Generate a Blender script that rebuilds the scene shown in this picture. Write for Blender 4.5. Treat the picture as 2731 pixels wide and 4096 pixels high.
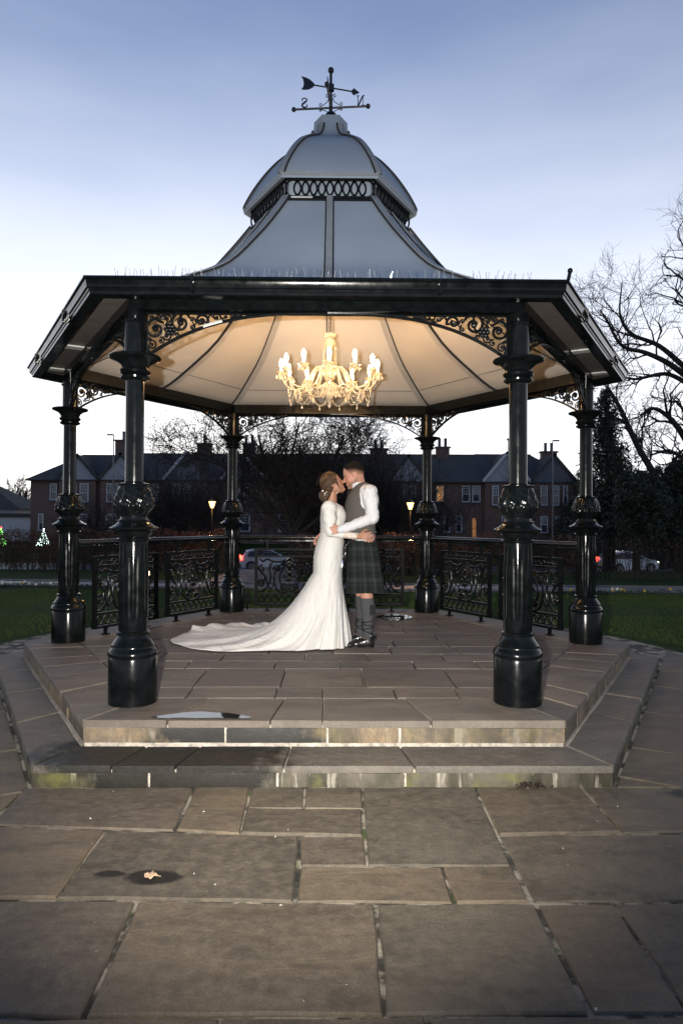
import bpy, math, random
import numpy as np
from mathutils import Matrix, Vector

for o in list(bpy.data.objects): bpy.data.objects.remove(o)
scene = bpy.context.scene
COL = scene.collection
R = math.radians
PI = math.pi
PZ = 0.27                      # top of the bandstand platform above the paving

# ------------------------------------------------------------------ camera
cam = bpy.data.cameras.new('camera'); cam.sensor_fit = 'VERTICAL'
cam.sensor_height = 36.0; cam.lens = 24.0; cam.clip_start = 0.05; cam.clip_end = 3000
cam_o = bpy.data.objects.new('camera', cam); COL.objects.link(cam_o)
_r = Vector((0.99991089, -0.01247868, 0.00474288)); _u = Vector((-0.00485932, -0.00931663, 0.99994479))
_f = Vector((0.01243381, 0.99987873, 0.00937644))
cam_o.matrix_world = Matrix(((_r.x, _u.x, -_f.x, 0.0433), (_r.y, _u.y, -_f.y, -7.018), (_r.z, _u.z, -_f.z, 1.5348), (0, 0, 0, 1)))
scene.camera = cam_o
scene.render.resolution_x = 682; scene.render.resolution_y = 1024

# ------------------------------------------------------------------ dusk sky
SUN_EL = R(5.0); SUN_ROT = R(-10)          # the sun is going down behind the houses
VEIL = 0.93; VCOL = (7.0, 6.95, 7.15, 1)
world = bpy.data.worlds.new('World'); scene.world = world; world.use_nodes = True
nt = world.node_tree; nt.nodes.clear()
def wn(t, **k):
    n = nt.nodes.new(t)
    for a, b in k.items(): setattr(n, a, b)
    return n
sky = wn('ShaderNodeTexSky', sky_type='NISHITA', sun_disc=False, sun_elevation=SUN_EL, sun_rotation=SUN_ROT,
         air_density=1.0, dust_density=0.3, ozone_density=3.5, altitude=50)
hsv = wn('ShaderNodeHueSaturation'); hsv.inputs['Hue'].default_value = .510; hsv.inputs['Saturation'].default_value = 1.0
nt.links.new(sky.outputs[0], hsv.inputs['Color'])
# thin high cloud and a pale dusk veil that thickens towards the horizon on the side of the sunset
tc = wn('ShaderNodeTexCoord'); mp = wn('ShaderNodeMapping'); mp.inputs['Scale'].default_value = (1.6, 1.6, 6.5)
nt.links.new(tc.outputs['Generated'], mp.inputs[0])
cn = wn('ShaderNodeTexNoise'); cn.inputs['Scale'].default_value = 1.5; cn.inputs['Detail'].default_value = 6; cn.inputs['Roughness'].default_value = .52
nt.links.new(mp.outputs[0], cn.inputs[0])
def wr(v, a, b, c, d):
    x = wn('ShaderNodeMapRange'); x.interpolation_type = 'SMOOTHSTEP'
    for i, q in enumerate((a, b, c, d)): x.inputs[i + 1].default_value = q
    nt.links.new(v, x.inputs[0]); return x.outputs[0]
def wm(op, a, b):
    x = wn('ShaderNodeMath', operation=op)
    for i, q in enumerate((a, b)):
        if isinstance(q, (int, float)): x.inputs[i].default_value = q
        else: nt.links.new(q, x.inputs[i])
    return x.outputs[0]
sp_ = wn('ShaderNodeSeparateXYZ'); nt.links.new(tc.outputs['Generated'], sp_.inputs[0])
elev = wm('ADD', sp_.outputs[2], wm('MULTIPLY', wm('SUBTRACT', cn.outputs[0], .5), .13))
side = wr(sp_.outputs[1], -.9, .95, .16, 1.0)
veil = wm('MULTIPLY', wr(elev, -.05, .76, VEIL, 0.0), 1.0)
vc = wn('ShaderNodeMix', data_type='RGBA'); nt.links.new(side, vc.inputs[0]); vc.inputs[6].default_value = (1.3, 1.5, 2.0, 1); vc.inputs[7].default_value = VCOL
cm = wn('ShaderNodeMix', data_type='RGBA'); nt.links.new(veil, cm.inputs[0])
nt.links.new(hsv.outputs[0], cm.inputs[6]); nt.links.new(vc.outputs[2], cm.inputs[7])
bg = wn('ShaderNodeBackground'); bg.inputs[1].default_value = 0.15
nt.links.new(cm.outputs[2], bg.inputs[0])
wo = wn('ShaderNodeOutputWorld'); nt.links.new(bg.outputs[0], wo.inputs[0])

# ------------------------------------------------------------------ the sun, almost set, and the photographer's flash
def aim(o, d): o.rotation_euler = Vector(d).to_track_quat('-Z', 'Y').to_euler()
sun = bpy.data.lights.new('sun', 'SUN'); sun.energy = 0.25; sun.angle = R(12); sun.color = (1, .82, .66)
sun_o = bpy.data.objects.new('sun', sun); COL.objects.link(sun_o)
sun_o.location = (-20, 80, 10); aim(sun_o, (math.sin(R(14)), -math.cos(R(14)), -math.tan(R(3))))
fl = bpy.data.lights.new('camera_flash', 'SPOT'); fl.energy = 1750; fl.shadow_soft_size = 0.022
fl.spot_size = R(80); fl.spot_blend = 0.9; fl.color = (1.0, .95, .87)
fl_o = bpy.data.objects.new('camera_flash', fl); COL.objects.link(fl_o)
fl_o.location = (-0.20, -7.02, 1.60); aim(fl_o, (0.03, 1, -0.02))

vs = scene.view_settings
vs.view_transform = 'Standard'; vs.look = 'None'; vs.exposure = 0.56; vs.gamma = 1.0; vs.use_curve_mapping = False

# ------------------------------------------------------------------ mesh helpers
WL = {}                                   # world position of every object that is a parent
class MB:
    def __init__(s): s.v = []; s.f = []; s.n = 0; s.uv = []
    def add(s, v, f):
        v = np.asarray(v, float).reshape(-1, 3); s.v.append(v); n = s.n
        s.f.extend([tuple(i + n for i in q) for q in f]); s.n += len(v); return s
    def box(s, c, d, rz=0.0, M=None, taper=1.0):
        x, y, z = [q / 2 for q in d]
        v = np.array([(-x, -y, -z), (x, -y, -z), (x, y, -z), (-x, y, -z), (-x * taper, -y * taper, z), (x * taper, -y * taper, z), (x * taper, y * taper, z), (-x * taper, y * taper, z)])
        if rz:
            c_, s_ = math.cos(rz), math.sin(rz); v = np.c_[v[:, 0] * c_ - v[:, 1] * s_, v[:, 0] * s_ + v[:, 1] * c_, v[:, 2]]
        if M is not None: v = v @ np.asarray(M).T
        return s.add(v + np.array(c), [(3, 2, 1, 0), (4, 5, 6, 7), (0, 1, 5, 4), (1, 2, 6, 5), (2, 3, 7, 6), (3, 0, 4, 7)])
    def tube(s, pts, r, seg=6, closed=False, caps=True):
        P = np.asarray(pts, float); n = len(P); r = np.full(n, r) if np.isscalar(r) else np.asarray(r, float)
        T = (np.roll(P, -1, 0) - np.roll(P, 1, 0)) if closed else np.gradient(P, axis=0)
        T /= np.maximum(np.linalg.norm(T, axis=1)[:, None], 1e-9)
        a = np.array([0, 0, 1.]) if abs(T[0][2]) < .9 else np.array([1., 0, 0])
        N = np.zeros_like(P); b = np.cross(T[0], a); N[0] = b / np.linalg.norm(b)
        for i in range(1, n):
            q = N[i - 1] - T[i] * (N[i - 1] @ T[i]); N[i] = q / max(np.linalg.norm(q), 1e-9)
        B = np.cross(T, N); t = np.arange(seg) * 2 * PI / seg
        V = P[:, None] + r[:, None, None] * (np.cos(t)[None, :, None] * N[:, None] + np.sin(t)[None, :, None] * B[:, None])
        f = []
        for i in range(n if closed else n - 1):
            j = (i + 1) % n
            for k in range(seg):
                l = (k + 1) % seg; f.append((i * seg + k, i * seg + l, j * seg + l, j * seg + k))
        if caps and not closed:
            f.append(tuple(range(seg - 1, -1, -1))); f.append(tuple((n - 1) * seg + k for k in range(seg)))
        return s.add(V.reshape(-1, 3), f)
    def lathe(s, prof, seg=24, c=(0, 0, 0), mod=None):
        n = len(prof); t = np.arange(seg) * 2 * PI / seg; V = []
        for r, z in prof:
            rr = np.full(seg, r) if mod is None else mod(r, z, t)
            V.append(np.c_[rr * np.cos(t), rr * np.sin(t), np.full(seg, z)])
        f = []
        for i in range(n - 1):
            for k in range(seg):
                l = (k + 1) % seg; f.append((i * seg + k, i * seg + l, (i + 1) * seg + l, (i + 1) * seg + k))
        f.append(tuple(range(seg - 1, -1, -1))); f.append(tuple((n - 1) * seg + k for k in range(seg)))
        return s.add(np.concatenate(V) + np.array(c), f)
    def prism(s, poly, z0, z1):           # flat polygon in XY raised from z0 to z1
        n = len(poly); v = [(x, y, z0) for x, y in poly] + [(x, y, z1) for x, y in poly]
        f = [tuple(range(n - 1, -1, -1)), tuple(range(n, 2 * n))] + [(i, (i + 1) % n, n + (i + 1) % n, n + i) for i in range(n)]
        return s.add(v, f)
    def extrude(s, poly, o, ex, ey, ez, t0, t1):   # polygon in the plane (ex, ey) thickened along ez
        o, ex, ey, ez = [np.array(q, float) for q in (o, ex, ey, ez)]; n = len(poly)
        v = [o + ex * a + ey * b + ez * t for t in (t0, t1) for a, b in poly]
        f = [tuple(range(n - 1, -1, -1)), tuple(range(n, 2 * n))] + [(i, (i + 1) % n, n + (i + 1) % n, n + i) for i in range(n)]
        return s.add(v, f)
    def sphere(s, c, r, seg=10, rings=6, sc=(1, 1, 1)):
        v = [(0, 0, -1)]; f = []
        for i in range(1, rings):
            a = -PI / 2 + PI * i / rings
            v += [(math.cos(a) * math.cos(2 * PI * k / seg), math.cos(a) * math.sin(2 * PI * k / seg), math.sin(a)) for k in range(seg)]
        v.append((0, 0, 1)); last = len(v) - 1
        for k in range(seg):
            l = (k + 1) % seg; f.append((0, 1 + l, 1 + k)); f.append((last, last - seg + k, last - seg + l))
            for i in range(rings - 2):
                a = 1 + i * seg; f.append((a + k, a + l, a + seg + l, a + seg + k))
        return s.add(np.array(v) * r * np.array(sc) + np.array(c), f)
    def grid(s, P, closed_u=False):       # P (m, n, 3) sheet
        P = np.asarray(P, float); m, n = P.shape[:2]; f = []
        for i in range(m - 1):
            for k in range(n if closed_u else n - 1):
                l = (k + 1) % n; f.append((i * n + k, i * n + l, (i + 1) * n + l, (i + 1) * n + k))
        return s.add(P.reshape(-1, 3), f)
    def shell(s, P, off):                 # closed slab: sheet P and P + off, with edges
        P = np.asarray(P, float); Q = P + np.asarray(off); m, n = P.shape[:2]; N = m * n; f = []
        for i in range(m - 1):
            for k in range(n - 1):
                a, b, c, d = i * n + k, i * n + k + 1, (i + 1) * n + k + 1, (i + 1) * n + k
                f += [(a, b, c, d), (N + d, N + c, N + b, N + a)]
        for i in range(m - 1):
            for k in (0, n - 1):
                a, b = i * n + k, (i + 1) * n + k; q = (a, b, N + b, N + a); f.append(q if k == 0 else q[::-1])
        for k in range(n - 1):
            for i in (0, m - 1):
                a, b = i * n + k, i * n + k + 1; q = (a, b, N + b, N + a); f.append(q[::-1] if i == 0 else q)
        return s.add(np.concatenate([P.reshape(-1, 3), Q.reshape(-1, 3)]), f)
    def ring(s, c, r, t, ex, ey, seg=14, tube=5, sc=1.0):
        a = np.arange(seg) * 2 * PI / seg; c = np.array(c)
        return s.tube(c + r * np.cos(a)[:, None] * np.array(ex) + r * sc * np.sin(a)[:, None] * np.array(ey), t, tube, closed=True)
    def build(s, name, mat=None, parent=None, smooth=45, sub=None):
        V = np.concatenate(s.v) if s.v else np.zeros((0, 3))
        if parent is not None: V = V - np.array(WL.get(parent.name, (0, 0, 0)))
        me = bpy.data.meshes.new(name); me.from_pydata(V.tolist(), [], s.f)
        return finish(name, me, mat, parent, smooth)
def finish(name, me, mat, parent=None, smooth=45):
    if smooth is not None and len(me.polygons):
        me.polygons.foreach_set('use_smooth', [True] * len(me.polygons))
        if smooth < 180: me.set_sharp_from_angle(angle=R(smooth))
    me.update()
    if mat is not None: me.materials.append(mat)
    o = bpy.data.objects.new(name, me); COL.objects.link(o)
    if parent is not None:
        o.parent = parent; WL[o.name] = WL.get(parent.name, (0, 0, 0))
    else: WL[o.name] = (0, 0, 0)
    return o
def fast_mesh(name, V, F, mat, parent=None, smooth=None, cols=None):    # uniform faces, numpy
    V = np.asarray(V, np.float32).reshape(-1, 3)
    if parent is not None: V = V - np.array(WL.get(parent.name, (0, 0, 0)), np.float32)
    F = np.asarray(F, np.int32); n, k = F.shape
    me = bpy.data.meshes.new(name); me.vertices.add(len(V)); me.vertices.foreach_set('co', V.ravel())
    me.loops.add(n * k); me.loops.foreach_set('vertex_index', F.ravel())
    me.polygons.add(n); me.polygons.foreach_set('loop_start', np.arange(0, n * k, k, dtype=np.int32))
    me.update(calc_edges=True); me.validate()
    if cols is not None:
        at = me.color_attributes.new('Col', 'FLOAT_COLOR', 'POINT')
        at.data.foreach_set('color', np.c_[cols, np.ones(len(cols))].astype(np.float32).ravel())
    return finish(name, me, mat, parent, smooth)
def empty(name, loc=(0, 0, 0), rz=0.0, parent=None):
    o = bpy.data.objects.new(name, None); COL.objects.link(o); o.empty_display_size = .2
    o.location = loc; o.rotation_euler = (0, 0, rz); WL[o.name] = tuple(loc) if rz == 0 else (0, 0, 0)
    if parent is not None: o.parent = parent
    return o
def tag(o, label=None, cat=None, group=None, kind=None):
    if label: o['label'] = label
    if cat: o['category'] = cat
    if group: o['group'] = group
    if kind: o['kind'] = kind
    return o
def copy_tree(o, parent=None):
    c = o.copy(); COL.objects.link(c); c.parent = parent
    for ch in list(o.children): copy_tree(ch, c)
    return c
def catmull(pts, n):
    P = np.asarray(pts, float); P = np.vstack([2 * P[0] - P[1], P, 2 * P[-1] - P[-2]]); out = []
    for i in range(1, len(P) - 2):
        for t in np.arange(n) / n:
            a, b, c, d = P[i - 1:i + 3]
            out.append(.5 * (2 * b + (c - a) * t + (2 * a - 5 * b + 4 * c - d) * t * t + (3 * b - a - 3 * c + d) * t ** 3))
    out.append(P[-2]); return np.array(out)
def clip(poly, n, d):                      # keep the part of a convex polygon with n.p <= d
    out = []
    for i in range(len(poly)):
        a, b = poly[i], poly[(i + 1) % len(poly)]; da = n[0] * a[0] + n[1] * a[1] - d; db = n[0] * b[0] + n[1] * b[1] - d
        if da <= 0: out.append(a)
        if da * db < 0:
            t = da / (da - db); out.append((a[0] + (b[0] - a[0]) * t, a[1] + (b[1] - a[1]) * t))
    return out
def area(p): return abs(sum(p[i][0] * p[(i + 1) % len(p)][1] - p[(i + 1) % len(p)][0] * p[i][1] for i in range(len(p)))) / 2
def tubes(P, r, seg=3):                    # many thin tubes at once: P (N, K, 3), r (N, K)
    P = np.asarray(P, float); N, K = P.shape[:2]; T = np.gradient(P, axis=1); T /= np.maximum(np.linalg.norm(T, axis=2, keepdims=True), 1e-9)
    a = np.where(np.abs(T[:, :1, 2:]) < .9, np.array([0, 0, 1.]), np.array([1., 0, 0]))
    U = np.cross(T, np.broadcast_to(a, T.shape)); U /= np.maximum(np.linalg.norm(U, axis=2, keepdims=True), 1e-9); B = np.cross(T, U)
    t = np.arange(seg) * 2 * PI / seg
    V = P[:, :, None] + r[:, :, None, None] * (np.cos(t)[:, None] * U[:, :, None] + np.sin(t)[:, None] * B[:, :, None])
    base = (np.arange(N) * K * seg)[:, None, None]; i = np.arange(K - 1)[None, :, None]; k = np.arange(seg)[None, None, :]; l = (k + 1) % seg
    F = np.stack([base + i * seg + k, base + i * seg + l, base + (i + 1) * seg + l, base + (i + 1) * seg + k], -1).reshape(-1, 4)
    return V.reshape(-1, 3), F
def cards(rng, C, size, flat=0.0, aspect=.6, droop=None):      # one small bent leaf quad at each point
    n = len(C); a = rng.normal(size=(n, 3)); a[:, 2] *= (1 - flat); a /= np.linalg.norm(a, axis=1)[:, None]
    b = rng.normal(size=(n, 3)); b -= a * (a * b).sum(1)[:, None]; b /= np.linalg.norm(b, axis=1)[:, None]
    s = np.asarray(size) * (.6 + .8 * rng.random(n)); s = s[:, None]
    V = np.stack([C - a * s, C + b * s * aspect * .5, C + a * s, C - b * s * aspect * .5], 1).reshape(-1, 3)
    return V, np.arange(4 * n).reshape(-1, 4)

# ------------------------------------------------------------------ material helpers
MATS = {}
class NT:
    def __init__(s, name):
        s.m = bpy.data.materials.new(name); s.m.use_nodes = True; s.t = s.m.node_tree; s.b = s.t.nodes['Principled BSDF']; MATS[name] = s.m
        s.co = None
    def n(s, t, **k):
        x = s.t.nodes.new(t)
        for a, b in k.items(): setattr(x, a, b)
        return x
    def l(s, a, b): s.t.links.new(a, b)
    def set(s, **k):
        for a, b in k.items(): s.b.inputs[a.replace('_', ' ')].default_value = b
    def obj(s, scale=(1, 1, 1), world=False):
        if world: g = s.n('ShaderNodeNewGeometry'); out = g.outputs['Position']
        else: g = s.n('ShaderNodeTexCoord'); out = g.outputs['Object']
        m = s.n('ShaderNodeMapping'); m.inputs['Scale'].default_value = scale; s.l(out, m.inputs[0]); return m.outputs[0]
    def noise(s, vec, scale, detail=5, rough=.55, dist=0.0):
        x = s.n('ShaderNodeTexNoise'); x.inputs['Scale'].default_value = scale; x.inputs['Detail'].default_value = detail
        x.inputs['Roughness'].default_value = rough; x.inputs['Distortion'].default_value = dist; s.l(vec, x.inputs[0]); return x.outputs[0]
    def ramp(s, v, stops, mode='LINEAR'):
        x = s.n('ShaderNodeValToRGB'); e = x.color_ramp.elements; x.color_ramp.interpolation = mode
        while len(e) < len(stops): e.new(.5)
        for q, (p, c) in zip(e, stops): q.position = p; q.color = (*c, 1) if len(c) == 3 else c
        s.l(v, x.inputs[0]); return x.outputs[0]
    def rng(s, v, a, b, c, d, clampv=True):
        x = s.n('ShaderNodeMapRange'); x.clamp = clampv
        for i, q in enumerate((a, b, c, d)): x.inputs[i + 1].default_value = q
        s.l(v, x.inputs[0]); return x.outputs[0]
    def mix(s, f, a, b, mode='MIX'):
        x = s.n('ShaderNodeMix', data_type='RGBA', blend_type=mode)
        for i, q in ((0, f), (6, a), (7, b)):
            if isinstance(q, (int, float)): x.inputs[i].default_value = q
            elif isinstance(q, tuple): x.inputs[i].default_value = (*q, 1)
            else: s.l(q, x.inputs[i])
        return x.outputs[2]
    def math(s, op, a, b=0.0):
        x = s.n('ShaderNodeMath', operation=op)
        for i, q in enumerate((a, b)):
            if isinstance(q, (int, float)): x.inputs[i].default_value = q
            else: s.l(q, x.inputs[i])
        return x.outputs[0]
    def bump(s, h, st=.3, d=.01):
        x = s.n('ShaderNodeBump'); x.inputs['Strength'].default_value = st; x.inputs['Distance'].default_value = d
        s.l(h, x.inputs['Height']); s.l(x.outputs[0], s.b.inputs['Normal'])
    def col(s, c): s.l(c, s.b.inputs['Base Color'])
    def rough(s, c): s.l(c, s.b.inputs['Roughness'])
def plain(name, c, rough=.5, metal=0.0, var=.12, scale=8.0, bump=0.0, bscale=60.0, coat=0.0, **k):
    t = NT(name); v = t.obj(); n = t.noise(v, scale)
    t.col(t.mix(t.rng(n, .3, .7, 0, 1), tuple(q * (1 - var) for q in c), tuple(min(1, q * (1 + var)) for q in c)))
    t.rough(t.rng(n, .2, .8, max(.03, rough - .06), min(1, rough + .08)))
    t.set(Metallic=metal, **k)
    if coat: t.set(Coat_Weight=coat, Coat_Roughness=.06)
    if bump: t.bump(t.noise(v, bscale, 4), bump, .004)
    return t.m
def glow(name, c, st):
    t = NT(name); t.set(Base_Color=(*c, 1), Emission_Color=(*c, 1), Emission_Strength=st, Roughness=.4); return t.m

PAINT = plain('black_gloss_paint', (.0030, .0040, .0044), .16, var=.4, scale=14, bump=.05, bscale=40, Specular_IOR_Level=.21)
IRON = plain('cast_iron_black', (.004, .005, .0055), .22, var=.4, scale=20, bump=.08, bscale=90, coat=.0, Specular_IOR_Level=.3)
IRONF = plain('cast_iron_frame', (.004, .005, .0055), .4, var=.4, scale=20, Specular_IOR_Level=.05)
RAILM = plain('handrail_gloss', (.003, .004, .0045), .1, var=.3, scale=14, Specular_IOR_Level=.6)
ROOFP = plain('roof_panel_grey', (.25, .295, .35), .5, var=.09, scale=1.3, bump=.1, bscale=220)
BATTEN = plain('batten_grey', (.22, .235, .245), .42, var=.12, scale=5)
SEAL = plain('seal_black', (.012, .012, .014), .6)
SOFFIT = plain('soffit_grey', (.10, .085, .078), .55, var=.12)
LIGHTSTRIP = plain('soffit_strip_pale', (.42, .44, .43), .45)
STEEL = plain('spike_steel', (.55, .55, .55), .25, metal=1.0)
WEATHER = plain('weather_vane_black', (.006, .007, .01), .35, var=.3)
t = NT('ceiling_panel_cream'); v = t.obj()
n1 = t.noise(v, 1.4, 4); n2 = t.noise(v, 260, 2)
t.col(t.mix(t.rng(n1, .3, .7, 0, 1), (.37, .35, .325), (.43, .41, .38))); t.set(Roughness=.55); t.bump(n2, .12, .002); CEIL = t.m
CEILRIB = plain('ceiling_rib_grey', (.29, .285, .28), .45, var=.1)

def stone(name, tones, wet=None, streak=0.0, bumpst=.6, spot=True):
    t = NT(name); w = t.obj(world=True); oi = t.n('ShaderNodeObjectInfo')
    c = t.ramp(oi.outputs['Random'], [(i / (len(tones) - 1), q) for i, q in enumerate(tones)])
    sh = t.n('ShaderNodeVectorMath', operation='ADD'); cb = t.n('ShaderNodeCombineXYZ'); rr = t.math('MULTIPLY', oi.outputs['Random'], 37.0)
    for i in range(3): t.l(rr, cb.inputs[i])
    t.l(w, sh.inputs[0]); t.l(cb.outputs[0], sh.inputs[1]); v = sh.outputs[0]
    mpx = t.n('ShaderNodeMapping'); mpx.inputs['Scale'].default_value = (1, 2.6, 1); t.l(v, mpx.inputs[0])
    big = t.noise(mpx.outputs[0], 2.1, 6, .6, .6); mid = t.noise(v, 19, 7, .68); fine = t.noise(v, 170, 4, .7)
    c = t.mix(t.rng(big, .38, .66, .0, .75), c, tuple(q * .55 for q in tones[0]))
    c = t.mix(t.rng(mid, .42, .70, 0, .6), c, tuple(min(1, q * 1.4) for q in tones[-1]))
    c = t.mix(t.rng(fine, .36, .62, .5, 0), c, (.045, .038, .03))
    if spot:                                # pale lichen spots and dropped mortar flecks
        vo = t.n('ShaderNodeTexVoronoi'); vo.inputs['Scale'].default_value = 9; t.l(v, vo.inputs[0])
        m = t.math('MULTIPLY', t.rng(vo.outputs[0], .03, .06, 1, 0), t.rng(t.noise(v, 3.3, 2), .58, .62, 0, 1))
        c = t.mix(t.math('MULTIPLY', m, .6), c, (.42, .40, .36))
    ro = t.rng(mid, .2, .8, .5, .8)
    if streak:
        m2 = t.n('ShaderNodeMapping'); m2.inputs['Scale'].default_value = (9, 9, 1.3); t.l(w, m2.inputs[0])
        st = t.noise(m2.outputs[0], 1.4, 5, .6, .3); st2 = t.noise(m2.outputs[0], .55, 4, .6, .5)
        se = t.n('ShaderNodeSeparateXYZ'); t.l(w, se.inputs[0])
        c = t.mix(t.rng(st2, .44, .58, 0, .5 + .4 * streak), c, (.030, .028, .016))           # algae
        c = t.mix(t.rng(st, .56, .70, 0, .15 + .6 * streak), c, (.48, .43, .35))                # lime run-off
        c = t.mix(t.rng(t.noise(v, 3.5, 4), .52, .64, 0, .7 * streak), c, (.13, .125, .035))    # moss
    if wet:
        for (cx, cy, rx, ry) in wet:
            mm = t.n('ShaderNodeMapping'); mm.vector_type = 'TEXTURE'; mm.inputs['Location'].default_value = (cx, cy, .2); mm.inputs['Scale'].default_value = (rx, ry, 1.2)
            t.l(w, mm.inputs[0]); g = t.n('ShaderNodeTexGradient', gradient_type='SPHERICAL'); t.l(mm.outputs[0], g.inputs[0])
            k = t.rng(t.math('ADD', g.outputs['Fac'], t.math('MULTIPLY', t.math('SUBTRACT', t.noise(w, 9, 4, .6), .5), .8)), .22, .42, 0, 1)
            c = t.mix(k, c, tuple(q * .14 for q in tones[0])); ro = t.math('SUBTRACT', ro, t.math('MULTIPLY', k, .12))
    t.col(c); t.rough(ro)
    t.set(Specular_IOR_Level=.3); t.bump(t.math('ADD', t.math('MULTIPLY', big, 1.0), t.math('ADD', t.math('MULTIPLY', mid, .55), t.math('MULTIPLY', fine, .22))), bumpst, .02)
    return t.m
TONES = [(.098, .082, .060), (.175, .130, .084), (.112, .102, .078), (.205, .150, .092), (.120, .092, .070), (.155, .128, .090)]
SLAB = stone('sandstone_paving', TONES, wet=[(2.25, -3.2, .5, .13), (-.72, -4.09, .19, .085), (-.90, -4.06, .10, .04)])
TOPSLAB = stone('sandstone_platform', [(.122, .106, .088), (.200, .162, .126), (.150, .138, .118), (.170, .134, .106), (.208, .180, .142), (.135, .112, .094)], spot=False)
TREAD = stone('sandstone_tread', [(.13, .115, .095), (.165, .135, .105), (.145, .13, .11)], wet=[(-1.0, -2.93, 1.15, .6)], spot=True)
RISER = stone('riser_stone', [(.13, .12, .105), (.24, .165, .09), (.16, .13, .095), (.26, .18, .10)], streak=.3, spot=False, bumpst=.3, wet=[(-.55, -2.75, .75, .5)])
LOWRISER = stone('lower_riser_stone', [(.095, .083, .060), (.12, .10, .072), (.10, .09, .066)], streak=1.0, spot=False, bumpst=.3, wet=[(-.85, -3.1, .8, .5)])
t = NT('mortar_joint'); w = t.obj(world=True); n1 = t.noise(w, 5, 5, .6); n2 = t.noise(w, 60, 4)
c = t.ramp(n1, [(.36, (.012, .012, .009)), (.47, (.05, .045, .033)), (.54, (.25, .22, .17)), (.75, (.32, .29, .23))])
c = t.mix(t.rng(t.noise(w, 8, 3), .6, .68, 0, .8), c, (.05, .075, .012)); t.col(c); t.set(Roughness=.9); t.bump(n2, .7, .01); JOINT = t.m
t = NT('mortar_pale'); w = t.obj(world=True); n1 = t.noise(w, 30, 5, .6)
t.col(t.mix(t.rng(n1, .35, .7, 0, 1), (.22, .195, .165), (.50, .45, .38))); t.set(Roughness=.9); t.bump(n1, .6, .01); MORTAR = t.m

# ================================================================== the ground
def gz(x, y):                               # lawn falls gently away behind the bandstand to a lower road, then up to the gardens
    return float(np.interp(y, [-40, 5, 11, 20, 27, 36, 40, 49, 55, 58, 400], [-.03, -.03, -.25, -.52, -1.2, -2.1, -2.25, -2.25, -1.3, -.95, -.95]))
t = NT('lawn_grass'); w = t.obj(world=True); n1 = t.noise(w, .9, 5, .6); n2 = t.noise(w, 40, 4, .7)
c = t.mix(t.rng(n1, .3, .7, 0, 1), (.022, .045, .012), (.045, .072, .018)); c = t.mix(t.rng(n2, .35, .7, 0, .6), c, (.016, .026, .008))
t.col(c); t.set(Roughness=.9, Specular_IOR_Level=.05); t.bump(n2, .8, .03); LAWN = t.m
xs = np.concatenate([[-900, -300, -120], np.linspace(-60, 60, 41), [120, 300, 900]])
ys = np.concatenate([[-60, -20], np.linspace(-8, 62, 71), [90, 150, 400, 1200]])
P = np.array([[(x, y, gz(x, y) + (.02 * math.sin(x * .7 + y * .31) if y > 4 else 0)) for x in xs] for y in ys])
tag(MB().grid(P).build('ground', LAWN, smooth=180), kind='structure')

rnd = random.Random(7)
def shrink(poly, d):
    cx = sum(p[0] for p in poly) / len(poly); cy = sum(p[1] for p in poly) / len(poly); out = list(poly)
    for i in range(len(poly)):
        a, b = poly[i], poly[(i + 1) % len(poly)]; nx, ny = b[1] - a[1], a[0] - b[0]; L = math.hypot(nx, ny)
        if L < 1e-6: continue
        nx /= L; ny /= L
        if nx * (cx - a[0]) + ny * (cy - a[1]) > 0: nx, ny = -nx, -ny
        out = clip(out, (nx, ny), nx * a[0] + ny * a[1] - d)
        if len(out) < 3: return []
    return out
def rough_edge(poly, step, j):
    out = []
    for i in range(len(poly)):
        a, b = poly[i], poly[(i + 1) % len(poly)]; L = math.hypot(b[0] - a[0], b[1] - a[1]); n = max(1, int(L / step))
        for k in range(n):
            t_ = k / n; out.append((a[0] + (b[0] - a[0]) * t_ + rnd.uniform(-j, j), a[1] + (b[1] - a[1]) * t_ + rnd.uniform(-j, j)))
    return out
def slab(poly, z, th, name, mat, parent, joint=.009, jit=.0035, step=.3, wob=.003, bev=.006):
    p = shrink(poly, joint)
    if len(p) < 3 or area(p) < .006: return None
    if sum(p[i][0] * p[(i + 1) % len(p)][1] - p[(i + 1) % len(p)][0] * p[i][1] for i in range(len(p))) < 0: p = p[::-1]
    p = rough_edge(p, step, jit); n = len(p); cx = sum(q[0] for q in p) / n; cy = sum(q[1] for q in p) / n
    tz = rnd.uniform(-wob, wob); tx, ty = rnd.uniform(-.004, .004), rnd.uniform(-.004, .004)
    inn = [(x + (cx - x) * bev / max(.05, math.hypot(cx - x, cy - y)), y + (cy - y) * bev / max(.05, math.hypot(cx - x, cy - y))) for x, y in p]
    zt = lambda x, y: z + tz + (x - cx) * tx + (y - cy) * ty
    v = [(x, y, z - th) for x, y in p] + [(x, y, zt(x, y) - bev) for x, y in p] + [(x, y, zt(x, y)) for x, y in inn]
    f = [(i, (i + 1) % n, n + (i + 1) % n, n + i) for i in range(n)] + [(n + i, n + (i + 1) % n, 2 * n + (i + 1) % n, 2 * n + i) for i in range(n)] + [tuple(range(2 * n, 3 * n))]
    m = MB(); m.add(v, f); return m.build(name, mat, parent, smooth=35)

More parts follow.
